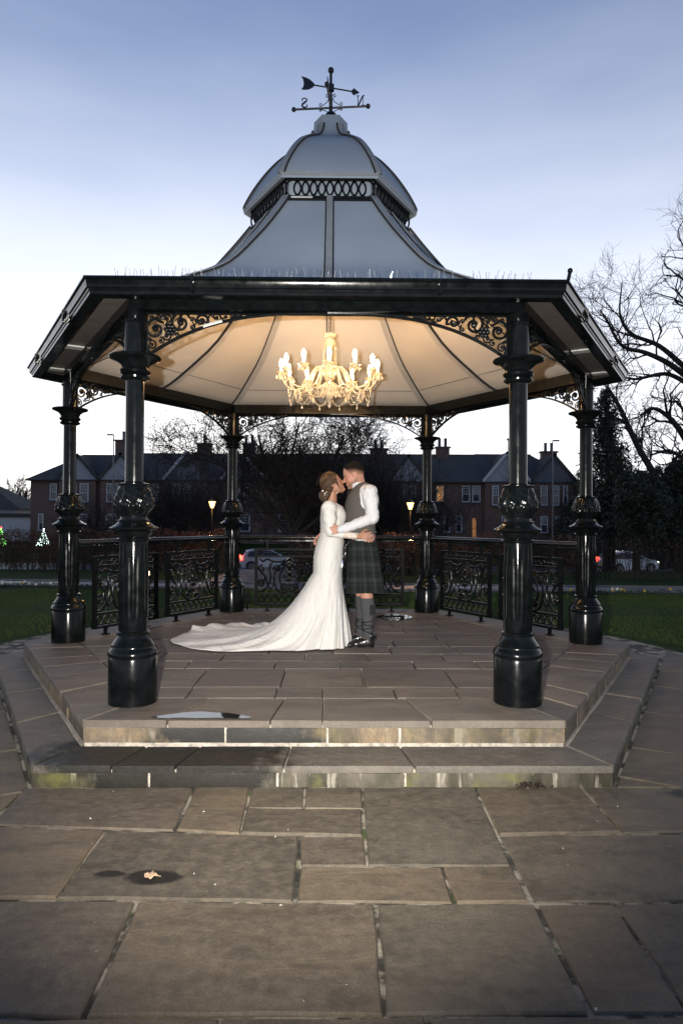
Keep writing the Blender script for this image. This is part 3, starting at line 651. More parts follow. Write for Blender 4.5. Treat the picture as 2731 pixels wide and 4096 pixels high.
# ================================================================== railings on the three rear sides
PW, PH = .94, .775                           # one cast panel
def railing_panel(parent, x0):
    """panel in the local plane x (along) / z (up), y is thickness"""
    z0 = .075; ex = (1, 0, 0); ez = (0, 0, 1); X = lambda a, b: (x0 + a, 0, z0 + b)
    m = MB()
    for a in (.02, PW - .02): m.box(X(a, PH / 2), (.042, .034, PH)); m.box(X(a, .05), (.052, .044, .10)); m.box(X(a, PH * .66), (.05, .042, .03)); m.box(X(a, PH - .05), (.05, .042, .09))
    for b, h in ((.012, .026), (.155, .022), (PH - .012, .026), (PH - .105, .018)): m.box(X(PW / 2, b), (PW - .082, .03, h))
    p = m.build('panel_frame', IRONF, parent, smooth=30)
    for a in (.17, PW - .17):
        m = MB(); m.box(X(a, -.035), (.03, .03, .072)); m.box(X(a, -.068), (.075, .06, .013)); m.build('panel_foot', IRONF, p, smooth=None)
        m = MB(); m.box(X(a, PH + .06), (.028, .028, .13)); m.box(X(a, PH + .115), (.05, .04, .02)); m.build('panel_post', IRONF, p, smooth=None)
    m = MB()
    for i in range(9): m.ring(X(.04 + (PW - .08) * (i + .5) / 9, .083), .0435, .0085, ex, ez, 16, 5)
    for i in range(10): m.sphere(X(.04 + (PW - .08) * i / 9, .035), .011, 6, 4); m.sphere(X(.04 + (PW - .08) * i / 9, .131), .011, 6, 4)
    m.build('ring_row', IRON, p)
    m = MB()                                  # studded top band
    for i in range(5): m.ring(X(.085 + (PW - .17) * i / 4, PH - .060), .026, .008, ex, ez, 12, 5)
    for i in range(4):
        for q in (-1, 0, 1): m.sphere(X(.085 + (PW - .17) * (i + .5) / 4 + q * .045, PH - .060), .013, 7, 5)
    m.build('stud_band', IRON, p, smooth=40)
    m = MB(); H0, H1, cx = .17, PH - .12, PW / 2; r0 = .0128
    def curve(pts, r=r0, n=6):
        P2 = catmull(pts, n); L = len(P2); rr = np.interp(np.arange(L), [0, L * .1, L * .9, L - 1], [r * .7, r, r, r * .6])
        for s_ in (-1, 1): m.tube([X(cx + s_ * a, b) for a, b in P2], rr, 6)
    def spir(c, r, turns, a0, sg, th=r0):
        P2 = spiral(c, r, turns, a0, sg, 26, .18)
        for s_ in (-1, 1):
            m.tube([X(cx + s_ * a, b) for a, b in P2], np.linspace(th, th * .75, 26), 6); m.sphere(X(cx + s_ * P2[-1][0], P2[-1][1]), th * 1.7, 7, 5)
    spir((.075, .245), .062, 1.6, R(200), -1); spir((.165, .50), .055, 1.5, R(-20), 1)
    curve([(.02, .27), (.06, .18), (.15, .20), (.205, .33), (.19, .47), (.11, .56), (.0, .66)])            # lyre sides that cross at the top
    curve([(-.0, .60), (.08, .52), (.13, .40), (.115, .30), (.05, .235)], r0 * .9)
    curve([(.0, .66), (.1, .60), (.22, .60), (.30, .63), (.36, .60), (.41, .64)]); curve([(.22, .60), (.27, .52), (.255, .40), (.275, .30), (.34, .21), (.42, .18)])
    spir((.375, .50), .05, 1.5, R(100), -1); spir((.375, .315), .055, 1.6, R(-100), 1)
    curve([(.41, .55), (.36, .44), (.33, .38), (.36, .26)], r0 * .9); curve([(.26, .22), (.30, .30), (.325, .40), (.40, .45)], r0 * .9)
    curve([(.205, .33), (.23, .25), (.29, .18)], r0 * .8); spir((.25, .545), .028, 1.2, R(-90), 1, .007)
    for q, (a, b, r, sx, sz) in enumerate([(0, .54, .03, .8, 1.5), (.035, .50, .022, 1.6, .7), (0, .45, .034, .8, 1.5), (.045, .41, .026, 1.7, .8), (.075, .385, .02, 1.7, .6), (0, .37, .03, .9, 1.3), (.03, .35, .022, 1.4, .9), (0, .30, .022, .7, 2.0), (.03, .58, .016, 1.2, 1.2), (.1, .20, .016, 1, 1), (.2, .40, .015, 1.2, 1.2), (.26, .36, .014, 1, 1.4)]):
        for s_ in ((-1, 1) if a else (1,)): m.sphere(X(cx + s_ * a, b), r, 8, 5, (sx, .7, sz))
    m.build('scrollwork', IRON, p, smooth=60)
def railing(k, label):
    mid = HA[k] + PI / 6; c = np.array([math.cos(mid), math.sin(mid)]) * (AP + .0)
    root = empty('railing', (0, 0, 0)); tag(root, label, 'railing', 'railings on the rear sides of the bandstand')
    railing_panel(root, -PW - .075); railing_panel(root, .075)
    L = S / 2 - .09; m = MB(); m.tube([(-L, 0, 1.0), (-L * .5, 0, 1.0), (0, 0, 1.0), (L * .5, 0, 1.0), (L, 0, 1.0)], .031, 14); m.box((0, 0, .958), (2 * L, .045, .02)); m.build('handrail', RAILM, root, smooth=40)
    for s_ in (-1, 1): m = MB(); m.sphere((s_ * (L - .03), 0, .925), .024, 8, 6); m.box((s_ * (L + .0), 0, .945), (.07, .03, .02)); m.build('rail_bracket', PAINT, root)
    root.location = (c[0], c[1], PZ); root.rotation_euler = (0, 0, mid - PI / 2 + PI)
    return root
railing(3, 'black iron railing across the back of the bandstand, behind the couple')
railing(4, 'black iron railing on the left rear side, behind the front left column')
railing(2, 'black iron railing on the right rear side, behind the front right column')
bx = empty('junction_box', (-1.12, 2.36, PZ + .16)); m = MB(); m.box((-1.12, 2.36, PZ + .16), (.075, .06, .13)); m.build('box_body', PAINT, bx, smooth=None); m = MB(); m.box((-1.12, 2.326, PZ + .16), (.06, .008, .11)); m.tube([(-1.12, 2.36, PZ), (-1.12, 2.36, PZ + .1)], .01, 6); m.build('box_cover', PAINT, bx, smooth=None)
tag(bx, 'small black junction box beside the rear left column base', 'junction box')

# ================================================================== chandelier
CZ = PZ
t = NT('crystal_glass'); t.set(Base_Color=(1.0, .91, .74, 1), Roughness=.05, Transmission_Weight=.7, IOR=1.5, Coat_Weight=.5); t.b.inputs['Subsurface Weight'].default_value = 0.0; GLASS = t.m
BULB = glow('bulb_lit', (1.0, .58, .25), 190.0)
CHAIN = plain('chain_brass', (.12, .09, .05), .35, metal=.8)
ch = empty('chandelier', (0, 0, CZ + 2.42)); tag(ch, 'lit crystal chandelier with twelve candle bulbs hanging under the bandstand roof', 'chandelier')
m = MB(); z = 3.185
i = 0
while z < 4.3:
    a = (1, 0, 0) if i % 2 else (0, 1, 0); m.ring((0, 0, CZ + z + .03), .011, .0032, a, (0, 0, 1), 10, 4, 2.2); z += .043; i += 1
m.tube([(.012, .004, CZ + 3.18), (.014, .0, CZ + 3.6), (.010, 0, CZ + 4.3)], .004, 5); m.build('chain', CHAIN, ch)
m = MB(); m.lathe([(.012, 2.66), (.03, 2.68), (.055, 2.70), (.06, 2.72), (.03, 2.735), (.02, 2.76), (.03, 2.80), (.034, 2.84), (.022, 2.90), (.016, 2.95), (.024, 2.99), (.034, 3.03), (.05, 3.085), (.054, 3.10), (.03, 3.112), (.018, 3.12), (.012, 3.18)], 20, (0, 0, CZ)); m.build('glass_stem', GLASS, ch, smooth=60)
def scallop(r, z, a): return r * (1 + .07 * np.abs(np.sin(a * 6)) * (r > .03))
m = MB(); m.lathe([(.015, 3.122), (.04, 3.13), (.060, 3.15), (.063, 3.158), (.05, 3.152), (.015, 3.135)], 36, (0, 0, CZ), mod=scallop); m.build('top_dish', GLASS, ch, smooth=60)
m = MB(); m.lathe([(.01, 2.475), (.02, 2.49), (.05, 2.52), (.085, 2.57), (.10, 2.61), (.095, 2.62), (.05, 2.66), (.012, 2.68)], 36, (0, 0, CZ), mod=scallop); m.build('lower_bowl', GLASS, ch, smooth=60)
def strand(m, pts, r=.0052):
    P2 = np.asarray(pts); d = np.r_[0, np.cumsum(np.linalg.norm(np.diff(P2, axis=0), axis=1))]; n = max(2, int(d[-1] / .0125))
    for s_ in np.linspace(0, d[-1], n): m.sphere([np.interp(s_, d, P2[:, q]) for q in range(3)], r, 6, 4)
for i in range(6):
    a = 2 * PI * i / 6 + .26; c, s_ = math.cos(a), math.sin(a); m = MB(); strand(m, [(.05 * c, .05 * s_, CZ + 3.10), (.066 * c, .066 * s_, CZ + 3.05), (.067 * c, .067 * s_, CZ + 2.9), (.072 * c, .072 * s_, CZ + 2.76)]); tag(m.build('bead_strand', GLASS, ch), kind='stuff')
_m = MB(); _m.sphere((0, 0, -.006), .005, 6, 4); _m.lathe([(.0015, -.058), (.009, -.05), (.0125, -.04), (.010, -.027), (.004, -.014), (.003, -.006)], 8)
_d = _m.build('crystal_drop', GLASS, None); DROPM = _d.data; bpy.data.objects.remove(_d)
def drop(parent, p, s_=1.0):
    o = bpy.data.objects.new('crystal_drop', DROPM); COL.objects.link(o); o.parent = parent; o.location = Vector(p) - Vector(WL[parent.name]); o.scale = (s_, s_, s_); return o
def beads(name, parent, pts, r=.0052): m = MB(); strand(m, pts, r); return tag(m.build(name, GLASS, parent), kind='stuff')
arm_p = catmull([(.04, 2.70), (.07, 2.785), (.125, 2.815), (.175, 2.77), (.22, 2.675), (.28, 2.605), (.35, 2.585), (.42, 2.612), (.472, 2.675), (.494, 2.735)], 4)
NA = 12
def pol(a, r, z): return np.array([r * math.cos(a), r * math.sin(a), CZ + z])
for i in range(NA):
    a = -PI / 2 + 2 * PI * i / NA
    m = MB(); m.tube([pol(a, r, z) for r, z in arm_p], np.linspace(.0105, .0075, len(arm_p)), 8); arm = m.build('arm', GLASS, ch, smooth=80)
    c = pol(a, .494, 0); m = MB(); m.lathe([(.012, 2.722), (.022, 2.734), (.042, 2.745), (.05, 2.758), (.046, 2.76), (.024, 2.752), (.013, 2.756), (.013, 2.79)], 24, tuple(c), mod=scallop); m.build('drip_pan', GLASS, arm, smooth=60)
    m = MB(); m.lathe([(.008, 2.785), (.011, 2.79), (.0115, 2.812), (.016, 2.832), (.0185, 2.85), (.017, 2.87), (.011, 2.888), (.004, 2.90), (.001, 2.905)], 14, tuple(c)); m.build('candle_bulb', BULB, arm, smooth=80)
    for q in range(5):
        b = 2 * PI * q / 5 + a; drop(arm, (c[0] + .047 * math.cos(b), c[1] + .047 * math.sin(b), CZ + 2.748), .95)
    drop(arm, pol(a, .35, 2.572), 1.25); drop(arm, pol(a, .42, 2.598), .8); drop(arm, pol(a, .24, 2.635), .9)
    beads('bead_strand', arm, [pol(a, .35, 2.585), pol(a, .29, 2.56), pol(a, .2, 2.575), pol(a, .10, 2.63)], .0048)
    a2 = a + 2 * PI / NA; ts = np.linspace(0, 1, 14)                       # swags of beads to the next arm
    beads('bead_swag', ch, [(1 - t_) * pol(a, .43, 2.62) + t_ * pol(a2, .43, 2.62) + np.array([0, 0, -.13 * 4 * t_ * (1 - t_)]) for t_ in ts]); drop(ch, (pol(a, .43, 2.62) + pol(a2, .43, 2.62)) / 2 * np.array([1, 1, 0]) + np.array([0, 0, CZ + 2.485]), .9)
    beads('bead_swag', ch, [(1 - t_) * pol(a, .36, 2.575) + t_ * pol(a2, .36, 2.575) + np.array([0, 0, -.10 * 4 * t_ * (1 - t_)]) for t_ in ts], .0046)
for i in range(8):
    a = 2 * PI * i / 8; drop(ch, pol(a, .09, 2.575), 1.1); beads('bead_strand', ch, [pol(a, .10, 2.61), pol(a, .06, 2.53), pol(a, .02, 2.50)], .004)
drop(ch, (0, 0, CZ + 2.48), 1.4)

# ================================================================== weather vane
wv = empty('weather_vane', (.005, 0, PZ + 5.44)); tag(wv, 'black weather vane with arrow and letters on top of the dome', 'weather vane')
def wz(z): return PZ + z
m = MB(); m.tube([(0, 0, wz(5.42)), (0, 0, wz(5.6))], .019, 8); m.tube([(0, 0, wz(5.6)), (0, 0, wz(5.88))], .015, 8); m.lathe([(.02, 5.42), (.05, 5.43), (.045, 5.45), (.02, 5.46)], 10, (0, 0, PZ)); m.build('pole', WEATHER, wv)
m = MB(); m.sphere((0, 0, wz(5.896)), .032, 12, 8); m.build('top_ball', WEATHER, wv)
AZ = 5.507; aN = R(-5.5)
dN = np.array([math.cos(aN), math.sin(aN), 0]); dE = np.array([-dN[1], dN[0], 0]); up = np.array([0, 0, 1.])
m = MB(); A0 = np.array([0, 0, wz(AZ)])
for d in (dN, dE): m.tube([A0 - d * .38, A0 + d * .38], .0105, 7)
arms = m.build('compass_arms', WEATHER, wv)
m = MB()
for d in (dN, dE):
    for s_ in (-1, 1): m.sphere(A0 + d * .385 * s_, .025, 10, 7)
m.build('arm_ball', WEATHER, arms)
m = MB()                                       # scrolls in the angles
for d in (dN, dE):
    for sx in (-1, 1):
        for sz in (-1, 1):
            P2 = np.vstack([catmull([(.018, .10), (.04, .055), (.10, .018)], 5), spiral((.105, .035), .018, 1.0, R(-90), 1, 10, .3)]) if True else None
            m.tube([A0 + d * a * sx + up * b * sz * (1.1 if sz > 0 else .65) for a, b in P2], .0042, 5)
            P3 = spiral((.038, .112), .02, 1.1, R(180), -1, 12, .3); m.tube([A0 + d * a * sx + up * b * sz * (1.1 if sz > 0 else .55) for a, b in P3], .0042, 5)
m.build('scroll', WEATHER, arms)
# letters stand on the arms; the photo sees them from behind
def letter(polys, at, ex, name):
    m = MB(); nrm = np.cross(ex, up)
    for p in polys: m.extrude(p, at, ex, up, nrm, -.004, .004)
    return m.build(name, WEATHER, arms, smooth=None)
w_ = .046; h_ = .104
Np = [[(0, 0), (.022, 0), (.022, .006), (0, .006)], [(.008, .006), (.014, .006), (.014, h_ - .006), (.008, h_ - .006)], [(-.004, h_ - .006), (.018, h_ - .006), (.018, h_), (-.004, h_)],
      [(.006, h_ - .006), (.022, h_ - .006), (.068, .0), (.052, .0)], [(.060, .0), (.068, 0), (.068, h_ - .006), (.060, h_ - .006)], [(.050, h_ - .006), (.078, h_ - .006), (.078, h_), (.050, h_)]]
def thick(pts, wd):
    P2 = np.asarray(pts); T = np.gradient(P2, axis=0); T /= np.linalg.norm(T, axis=1)[:, None]; N = np.c_[-T[:, 1], T[:, 0]]; wd = np.asarray(wd)[:, None]
    A, B = P2 + N * wd, P2 - N * wd; return [[tuple(A[i]), tuple(B[i]), tuple(B[i + 1]), tuple(A[i + 1])] for i in range(len(P2) - 1)]
sp = catmull([(.058, .078), (.052, .094), (.034, .100), (.014, .092), (.011, .075), (.030, .056), (.052, .040), (.058, .022), (.044, .006), (.022, .005), (.008, .018), (.006, .030)], 3)
Sp = thick(sp, np.interp(np.arange(len(sp)), [0, 6, 15, 21, 30, len(sp) - 1], [.005, .0035, .009, .009, .0035, .005])) + [[(.054, .070), (.062, .070), (.062, .1), (.058, .1)], [(.002, .004), (.006, .004), (.010, .034), (.002, .034)]]
Ep = [[(0, 0), (.06, 0), (.06, .008), (0, .008)], [(.008, 0), (.02, 0), (.02, h_), (.008, h_)], [(0, h_ - .008), (.06, h_ - .008), (.06, h_), (0, h_)], [(.02, .048), (.046, .048), (.046, .056), (.02, .056)], [(.054, 0), (.06, 0), (.06, .03), (.054, .024)], [(.054, h_), (.06, h_), (.06, h_ - .03), (.054, h_ - .024)]]
Wp = [[(0, h_), (.014, h_), (.032, 0), (.024, 0)], [(.024, 0), (.032, 0), (.052, h_), (.044, h_)], [(.044, h_), (.056, h_), (.074, 0), (.066, 0)], [(.066, 0), (.074, 0), (.092, h_), (.086, h_)]]
letter(Np, A0 + dN * .345 + up * .011, -dN, 'letter_n'); letter(Sp, A0 - dN * .24 + up * .014, -dN, 'letter_s')
letter(Ep, A0 - dE * .33 + up * .011, dE, 'letter_e'); letter(Wp, A0 + dE * .25 + up * .011, dE, 'letter_w')
m = MB(); m.tube([A0 - dN * .275 + up * 0, A0 - dN * .275 + up * .02], .004, 5); m.build('letter_stem', WEATHER, arms)
# rotating arrow
ar = R(14); dA = np.array([math.cos(ar), math.sin(ar), 0]); B0 = np.array([0, 0, wz(5.715)]); nA = np.array([-dA[1], dA[0], 0])
m = MB(); m.tube([B0 - dA * .20, B0 + dA * .24], .007, 6); m.lathe([(.02, -.04), (.032, -.034), (.032, .034), (.02, .04)], 16, tuple(B0), mod=lambda r, z, a: r * (1 + .12 * np.sign(np.sin(a * 8)))); arrow = m.build('arrow_shaft', WEATHER, wv)
m = MB(); m.extrude([(.215, 0), (.245, .036), (.305, 0), (.245, -.036)], B0, dA, up, nA, -.006, .006); m.build('arrow_head', WEATHER, arrow, smooth=None)
tail = [(-.165, 0), (-.19, .026), (-.225, .05), (-.265, .062), (-.31, .066), (-.292, .04), (-.284, 0), (-.292, -.04), (-.31, -.066), (-.265, -.062), (-.225, -.05), (-.19, -.026)]
m = MB(); m.extrude(tail, B0, dA, up, nA, -.005, .005); m.build('arrow_tail', WEATHER, arrow, smooth=None)

# ================================================================== small things on the ground
LEAFM = plain('dry_leaf', (.40, .27, .17), .8, var=.3, scale=40)
rs = random.Random(3); pts = []
for i in range(14): a = 2 * PI * i / 14; r_ = .021 * (1 + .35 * math.sin(a * 5 + 1) + rs.uniform(-.1, .1)); pts.append((r_ * 1.2 * math.cos(a), r_ * .9 * math.sin(a)))
m = MB(); v = [(0, 0, .012)] + [(x, y, .004 + rs.uniform(0, .012)) for x, y in pts] + [(0, 0, .015)] + [(x * .97, y * .97, .008 + rs.uniform(0, .012)) for x, y in pts]
m.add(np.array(v) + np.array([-.726, -4.089, .002]), [(0, 1 + (i + 1) % 14, 1 + i) for i in range(14)] + [(15, 16 + i, 16 + (i + 1) % 14) for i in range(14)] + [(1 + i, 1 + (i + 1) % 14, 16 + (i + 1) % 14, 16 + i) for i in range(14)])
lf = empty('dry_leaf', (-.726, -4.089, 0)); m.build('leaf_blade', LEAFM, lf); m = MB(); m.tube([(-.71, -4.09, .012), (-.695, -4.083, .008), (-.682, -4.085, .006)], .0015, 5); m.build('leaf_stalk', LEAFM, lf)
tag(lf, 'curled dry leaf lying on a damp spot of the front paving', 'leaf')
DARKLEAF = plain('rotted_leaf', (.03, .018, .012), .6, var=.3, scale=60)
cl = empty('leaf_clump', (1.18, -3.12, 0)); rg = np.random.default_rng(5)
V, F = cards(rg, np.c_[1.18 + .045 * rg.normal(size=60), -3.135 + .018 * rg.normal(size=60), .008 + .03 * rg.random(60)], .02)
tag(cl, 'small dark clump of rotted leaves at the foot of the lower step', 'leaf clump'); fast_mesh('rotted_leaves', V, F, DARKLEAF, cl)

# pale petals and grit trodden over the paving
rg = np.random.default_rng(77); k = 75; px = rg.uniform(-2.6, 2.9, k); pyy = rg.uniform(-5.0, -3.15, k); V, F = cards(rg, np.c_[px, pyy, np.full(k, .006)], rg.uniform(.002, .0075, k), flat=.9, aspect=1.2)
PETAL = plain('pale_petal', (.55, .52, .46), .7); tag(fast_mesh('petal_litter', V, F, PETAL), 'tiny pale petals and grit scattered over the front paving', 'petals', kind='stuff')

# ================================================================== the couple
class Field:                                   # distance field on a grid, polygonised into one continuous surface
    def __init__(s, lo, hi, h):
        s.lo = np.array(lo, np.float32); s.h = h; s.n = (np.ceil((np.array(hi) - s.lo) / h).astype(int) + 1); s.F = np.full(tuple(s.n), .2, np.float32)
    def block(s, a, b):
        i0 = np.clip(np.floor((np.array(a) - s.lo) / s.h).astype(int), 0, s.n - 1); i1 = np.clip(np.ceil((np.array(b) - s.lo) / s.h).astype(int) + 1, 1, s.n)
        g = np.meshgrid(*[s.lo[q] + s.h * np.arange(i0[q], i1[q], dtype=np.float32) for q in range(3)], indexing='ij')
        return tuple(slice(i0[q], i1[q]) for q in range(3)), np.stack(g, -1)
    def put(s, sl, d, k, op='u'):
        a = s.F[sl]
        if op == 'u':
            if k <= 0: s.F[sl] = np.minimum(a, d); return
            h = np.clip(.5 + .5 * (a - d) / k, 0, 1); s.F[sl] = a * (1 - h) + d * h - k * h * (1 - h)
        else:
            d = -d; k = max(k, 1e-5); h = np.clip(.5 - .5 * (a - d) / k, 0, 1); s.F[sl] = a * (1 - h) + d * h + k * h * (1 - h)
    def cone(s, a, b, ra, rb, k=.015, op='u', sc=None):
        a, b = np.array(a, np.float32), np.array(b, np.float32); r = max(ra, rb) + k + 3 * s.h
        sl, P = s.block(np.minimum(a, b) - r, np.maximum(a, b) + r)
        if P.size == 0: return
        ba = b - a; t_ = np.clip(((P - a) @ ba) / max(ba @ ba, 1e-9), 0, 1)[..., None]; v = P - a - ba * t_
        d = np.sqrt((v * v).sum(-1)) - (ra + (rb - ra) * t_[..., 0]); s.put(sl, d, k, op)
    def ell(s, c, r, M=None, k=.015, op='u'):
        c, r = np.array(c, np.float32), np.array(r, np.float32); m_ = max(r) + k + 3 * s.h; sl, P = s.block(c - m_, c + m_)
        if P.size == 0: return
        v = P - c
        if M is not None: v = v @ np.asarray(M, np.float32)
        k0 = np.sqrt(((v / r) ** 2).sum(-1)); k1 = np.sqrt(((v / r ** 2) ** 2).sum(-1)); s.put(sl, k0 * (k0 - 1) / np.maximum(k1, 1e-6), k, op)
    def half(s, p, n, op_k=.0):                 # cut away the side the normal points to
        g = [s.lo[q] + s.h * np.arange(s.n[q], dtype=np.float32) for q in range(3)]
        d = (g[0] - p[0])[:, None, None] * n[0] + (g[1] - p[1])[None, :, None] * n[1] + (g[2] - p[2])[None, None, :] * n[2]
        s.F = np.maximum(s.F, d.astype(np.float32))
    def wave(s, fn): sl, P = s.block(s.lo, s.lo + s.h * (s.n + 1)); s.F = s.F + fn(P).astype(np.float32)
    def mesh(s):
        F = s.F; F[0], F[-1], F[:, 0], F[:, -1], F[:, :, 0], F[:, :, -1] = (.1,) * 6
        I = F < 0; nx, ny, nz = F.shape
        cnt = np.zeros((nx - 1, ny - 1, nz - 1), np.int8)
        for dx in (0, 1):
            for dy in (0, 1):
                for dz in (0, 1): cnt += I[dx:nx - 1 + dx, dy:ny - 1 + dy, dz:nz - 1 + dz]
        act = (cnt > 0) & (cnt < 8); idx = -np.ones(act.shape, np.int64); cells = np.argwhere(act); idx[act] = np.arange(len(cells))
        acc = np.zeros((len(cells), 3)); w = np.zeros(len(cells)); crn = [np.array(q) for q in np.ndindex(2, 2, 2)]
        for a in crn:
            for ax in range(3):
                if a[ax]: continue
                b = a.copy(); b[ax] = 1; fa = F[tuple((cells + a).T)]; fb = F[tuple((cells + b).T)]; cr = (fa < 0) != (fb < 0)
                t_ = np.where(cr, fa / np.where(fa == fb, 1, fa - fb), 0); p = a[None].astype(float).repeat(len(cells), 0); p[:, ax] += t_
                acc += p * cr[:, None]; w += cr
        V = s.lo + s.h * (cells + acc / w[:, None]); Q = []
        for ax in range(3):
            o = [1, 1, 1]; o[ax] = 0; sl0 = [slice(1, -1) if q != ax else slice(0, -1) for q in range(3)]; sl1 = list(sl0); sl1[ax] = slice(1, None)
            a, b = I[tuple(sl0)], I[tuple(sl1)]; e = np.argwhere(a != b); flip = a[tuple(e.T)]; e[:, [q for q in range(3) if q != ax]] += 1
            u, v = [(1, 2), (2, 0), (0, 1)][ax]; du = np.zeros(3, int); du[u] = 1; dv = np.zeros(3, int); dv[v] = 1
            q = np.stack([idx[tuple((e - du - dv).T)], idx[tuple((e - dv).T)], idx[tuple(e.T)], idx[tuple((e - du).T)]], 1)
            q[~flip] = q[~flip][:, ::-1]; Q.append(q)
        Q = np.concatenate(Q); Q = Q[(Q >= 0).all(1)]
        for _ in range(2):                      # light smoothing
            n = len(V); sm = np.zeros((n, 3)); c = np.zeros(n)
            for i in range(4):
                np.add.at(sm, Q[:, i], V[Q[:, (i + 1) % 4]]); np.add.at(c, Q[:, i], 1)
            V = V * .5 + .5 * sm / np.maximum(c, 1)[:, None]
        return V, Q
YC = -.21
def fp(a, b, y=0.0): return np.array([-.409 + a * .000879, YC + y, PZ + (2150 - b) * .000879])
t = NT('skin'); at = t.n('ShaderNodeAttribute'); at.attribute_name = 'Col'; v = t.obj(); n = t.noise(v, 60, 4)
t.col(t.mix(t.rng(n, .35, .7, 0, .16), at.outputs[0], (.34, .12, .08))); t.set(Roughness=.5, Specular_IOR_Level=.35, Subsurface_Weight=.12, Subsurface_Scale=.01); t.b.inputs['Subsurface Radius'].default_value = (1, .35, .2); t.bump(t.noise(v, 350, 3), .08, .002); SKIN = t.m
def cloth(name, c, rough=.8, scale=500, st=.25, var=.06, sheen=.15, vs=20):
    t = NT(name); v = t.obj(); n = t.noise(v, vs, 4); t.col(t.mix(t.rng(n, .3, .7, 0, 1), tuple(q * (1 - var) for q in c), tuple(min(1, q * (1 + var)) for q in c))); t.set(Roughness=rough, Specular_IOR_Level=.2); t.bump(t.noise(v, scale, 2), st, .002); return t.m
DRESS = cloth('ivory_crepe', (.60, .585, .555), .6, 700, .1, .015, .1); SHIRT = cloth('white_cotton', (.56, .56, .58), .65, 600, .12, .015)
for _m in (DRESS, SHIRT):                       # soft creases on top of the weave
    _t = _m.node_tree; _b = _t.nodes['Principled BSDF']; _old = _b.inputs['Normal'].links[0].from_node; _tc = _t.nodes.new('ShaderNodeTexCoord'); _mp = _t.nodes.new('ShaderNodeMapping'); _mp.inputs['Scale'].default_value = (9, 9, 3.5); _mp.inputs['Rotation'].default_value = (0, .5, 0)
    _t.links.new(_tc.outputs['Object'], _mp.inputs[0]); _nz = _t.nodes.new('ShaderNodeTexNoise'); _nz.inputs['Scale'].default_value = 1.0; _nz.inputs['Detail'].default_value = 3; _nz.inputs['Distortion'].default_value = 1.4; _t.links.new(_mp.outputs[0], _nz.inputs[0])
    _bp = _t.nodes.new('ShaderNodeBump'); _bp.inputs['Strength'].default_value = .55; _bp.inputs['Distance'].default_value = .03; _t.links.new(_nz.outputs[0], _bp.inputs['Height']); _t.links.new(_old.outputs[0], _bp.inputs['Normal']); _t.links.new(_bp.outputs[0], _b.inputs['Normal'])
TWEED = cloth('grey_tweed', (.085, .078, .070), .9, 420, .5, .35, .1, 260); WOOL = cloth('grey_wool_sock', (.06, .06, .064), .95, 300, .7, .25, .1, 150)
LEATHER = plain('black_leather', (.008, .008, .008), .22, var=.2, coat=.4); BLACKC = cloth('black_cloth', (.01, .01, .011), .7)
t = NT('beaded_lace'); v = t.obj(); vo = t.n('ShaderNodeTexVoronoi'); vo.inputs['Scale'].default_value = 120; t.l(v, vo.inputs[0]); vn = t.noise(v, 45, 3, .5, 1.5)
c = t.mix(t.rng(vo.outputs[0], .1, .45, 0, 1), (.85, .82, .78), (.50, .33, .24)); c = t.mix(t.rng(vn, .45, .55, 0, .7), c, (.82, .78, .72)); t.col(c); t.set(Roughness=.25); t.bump(t.math('SUBTRACT', 1.0, vo.outputs[0]), 1.0, .006); LACE = t.m
PEARL = plain('pearl', (.85, .82, .78), .15, var=.03, coat=.6); SILVER = plain('silver', (.7, .7, .7), .2, metal=1.0)
def head_frame(c, fwd, pitch, sc):
    """columns: face direction, left, up"""
    f = np.array([fwd * math.cos(pitch), 0, math.sin(pitch)]); u = np.array([-fwd * math.sin(pitch), 0, math.cos(pitch)]); l = np.cross(u, f)
    return np.array(c), np.stack([f, l, u], 1), sc
def head(S_, H, female):
    c, M, s = H; T = lambda *p: c + M @ (np.array(p) * s)
    E = lambda p, r, k=.012, op='u': S_.ell(T(*p), np.array(r) * s, M, k, op)
    C = lambda a, b, ra, rb, k=.012, op='u': S_.cone(T(*a), T(*b), ra * s, rb * s, k, op)
    E((-.012, 0, .035), (.100, .077, .094)); E((.026, 0, -.028), (.068, .060, .085), .02)
    for q in (-1, 1):
        C((-.015, q * .050, -.062), (.055, q * .012, -.104), .024 if not female else .019, .018, .02); E((.052, q * .036, -.028), (.028, .026, .03), .02)
        E((.093, q * .033, .003), (.013, .017, .010), .012, 's'); E((.0775, q * .033, .002), (.0125, .016, .0085), .004)
        E((-.012, q * .077, -.002), (.020, .008, .032), .004); E((-.006, q * .084, .002), (.010, .006, .016), .004, 's')
        E((.098, q * .0115, -.034), (.010, .007, .007), .006)
    E((.073, 0, .028), (.020, .050, .012 if not female else .008), .015); E((.080, 0, -.100), (.018, .020, .016), .015)
    C((.086, 0, .016), (.108, 0, -.026), .0075, .0105, .010); E((.109, 0, -.030), (.0115, .0105, .009), .005)
    E((.0885, 0, -.062), (.0115, .024, .0062 if not female else .0075), .004); E((.0865, 0, -.0745), (.0115, .021, .0072), .004); E((.101, 0, -.068), (.008, .02, .0022), .003, 's')
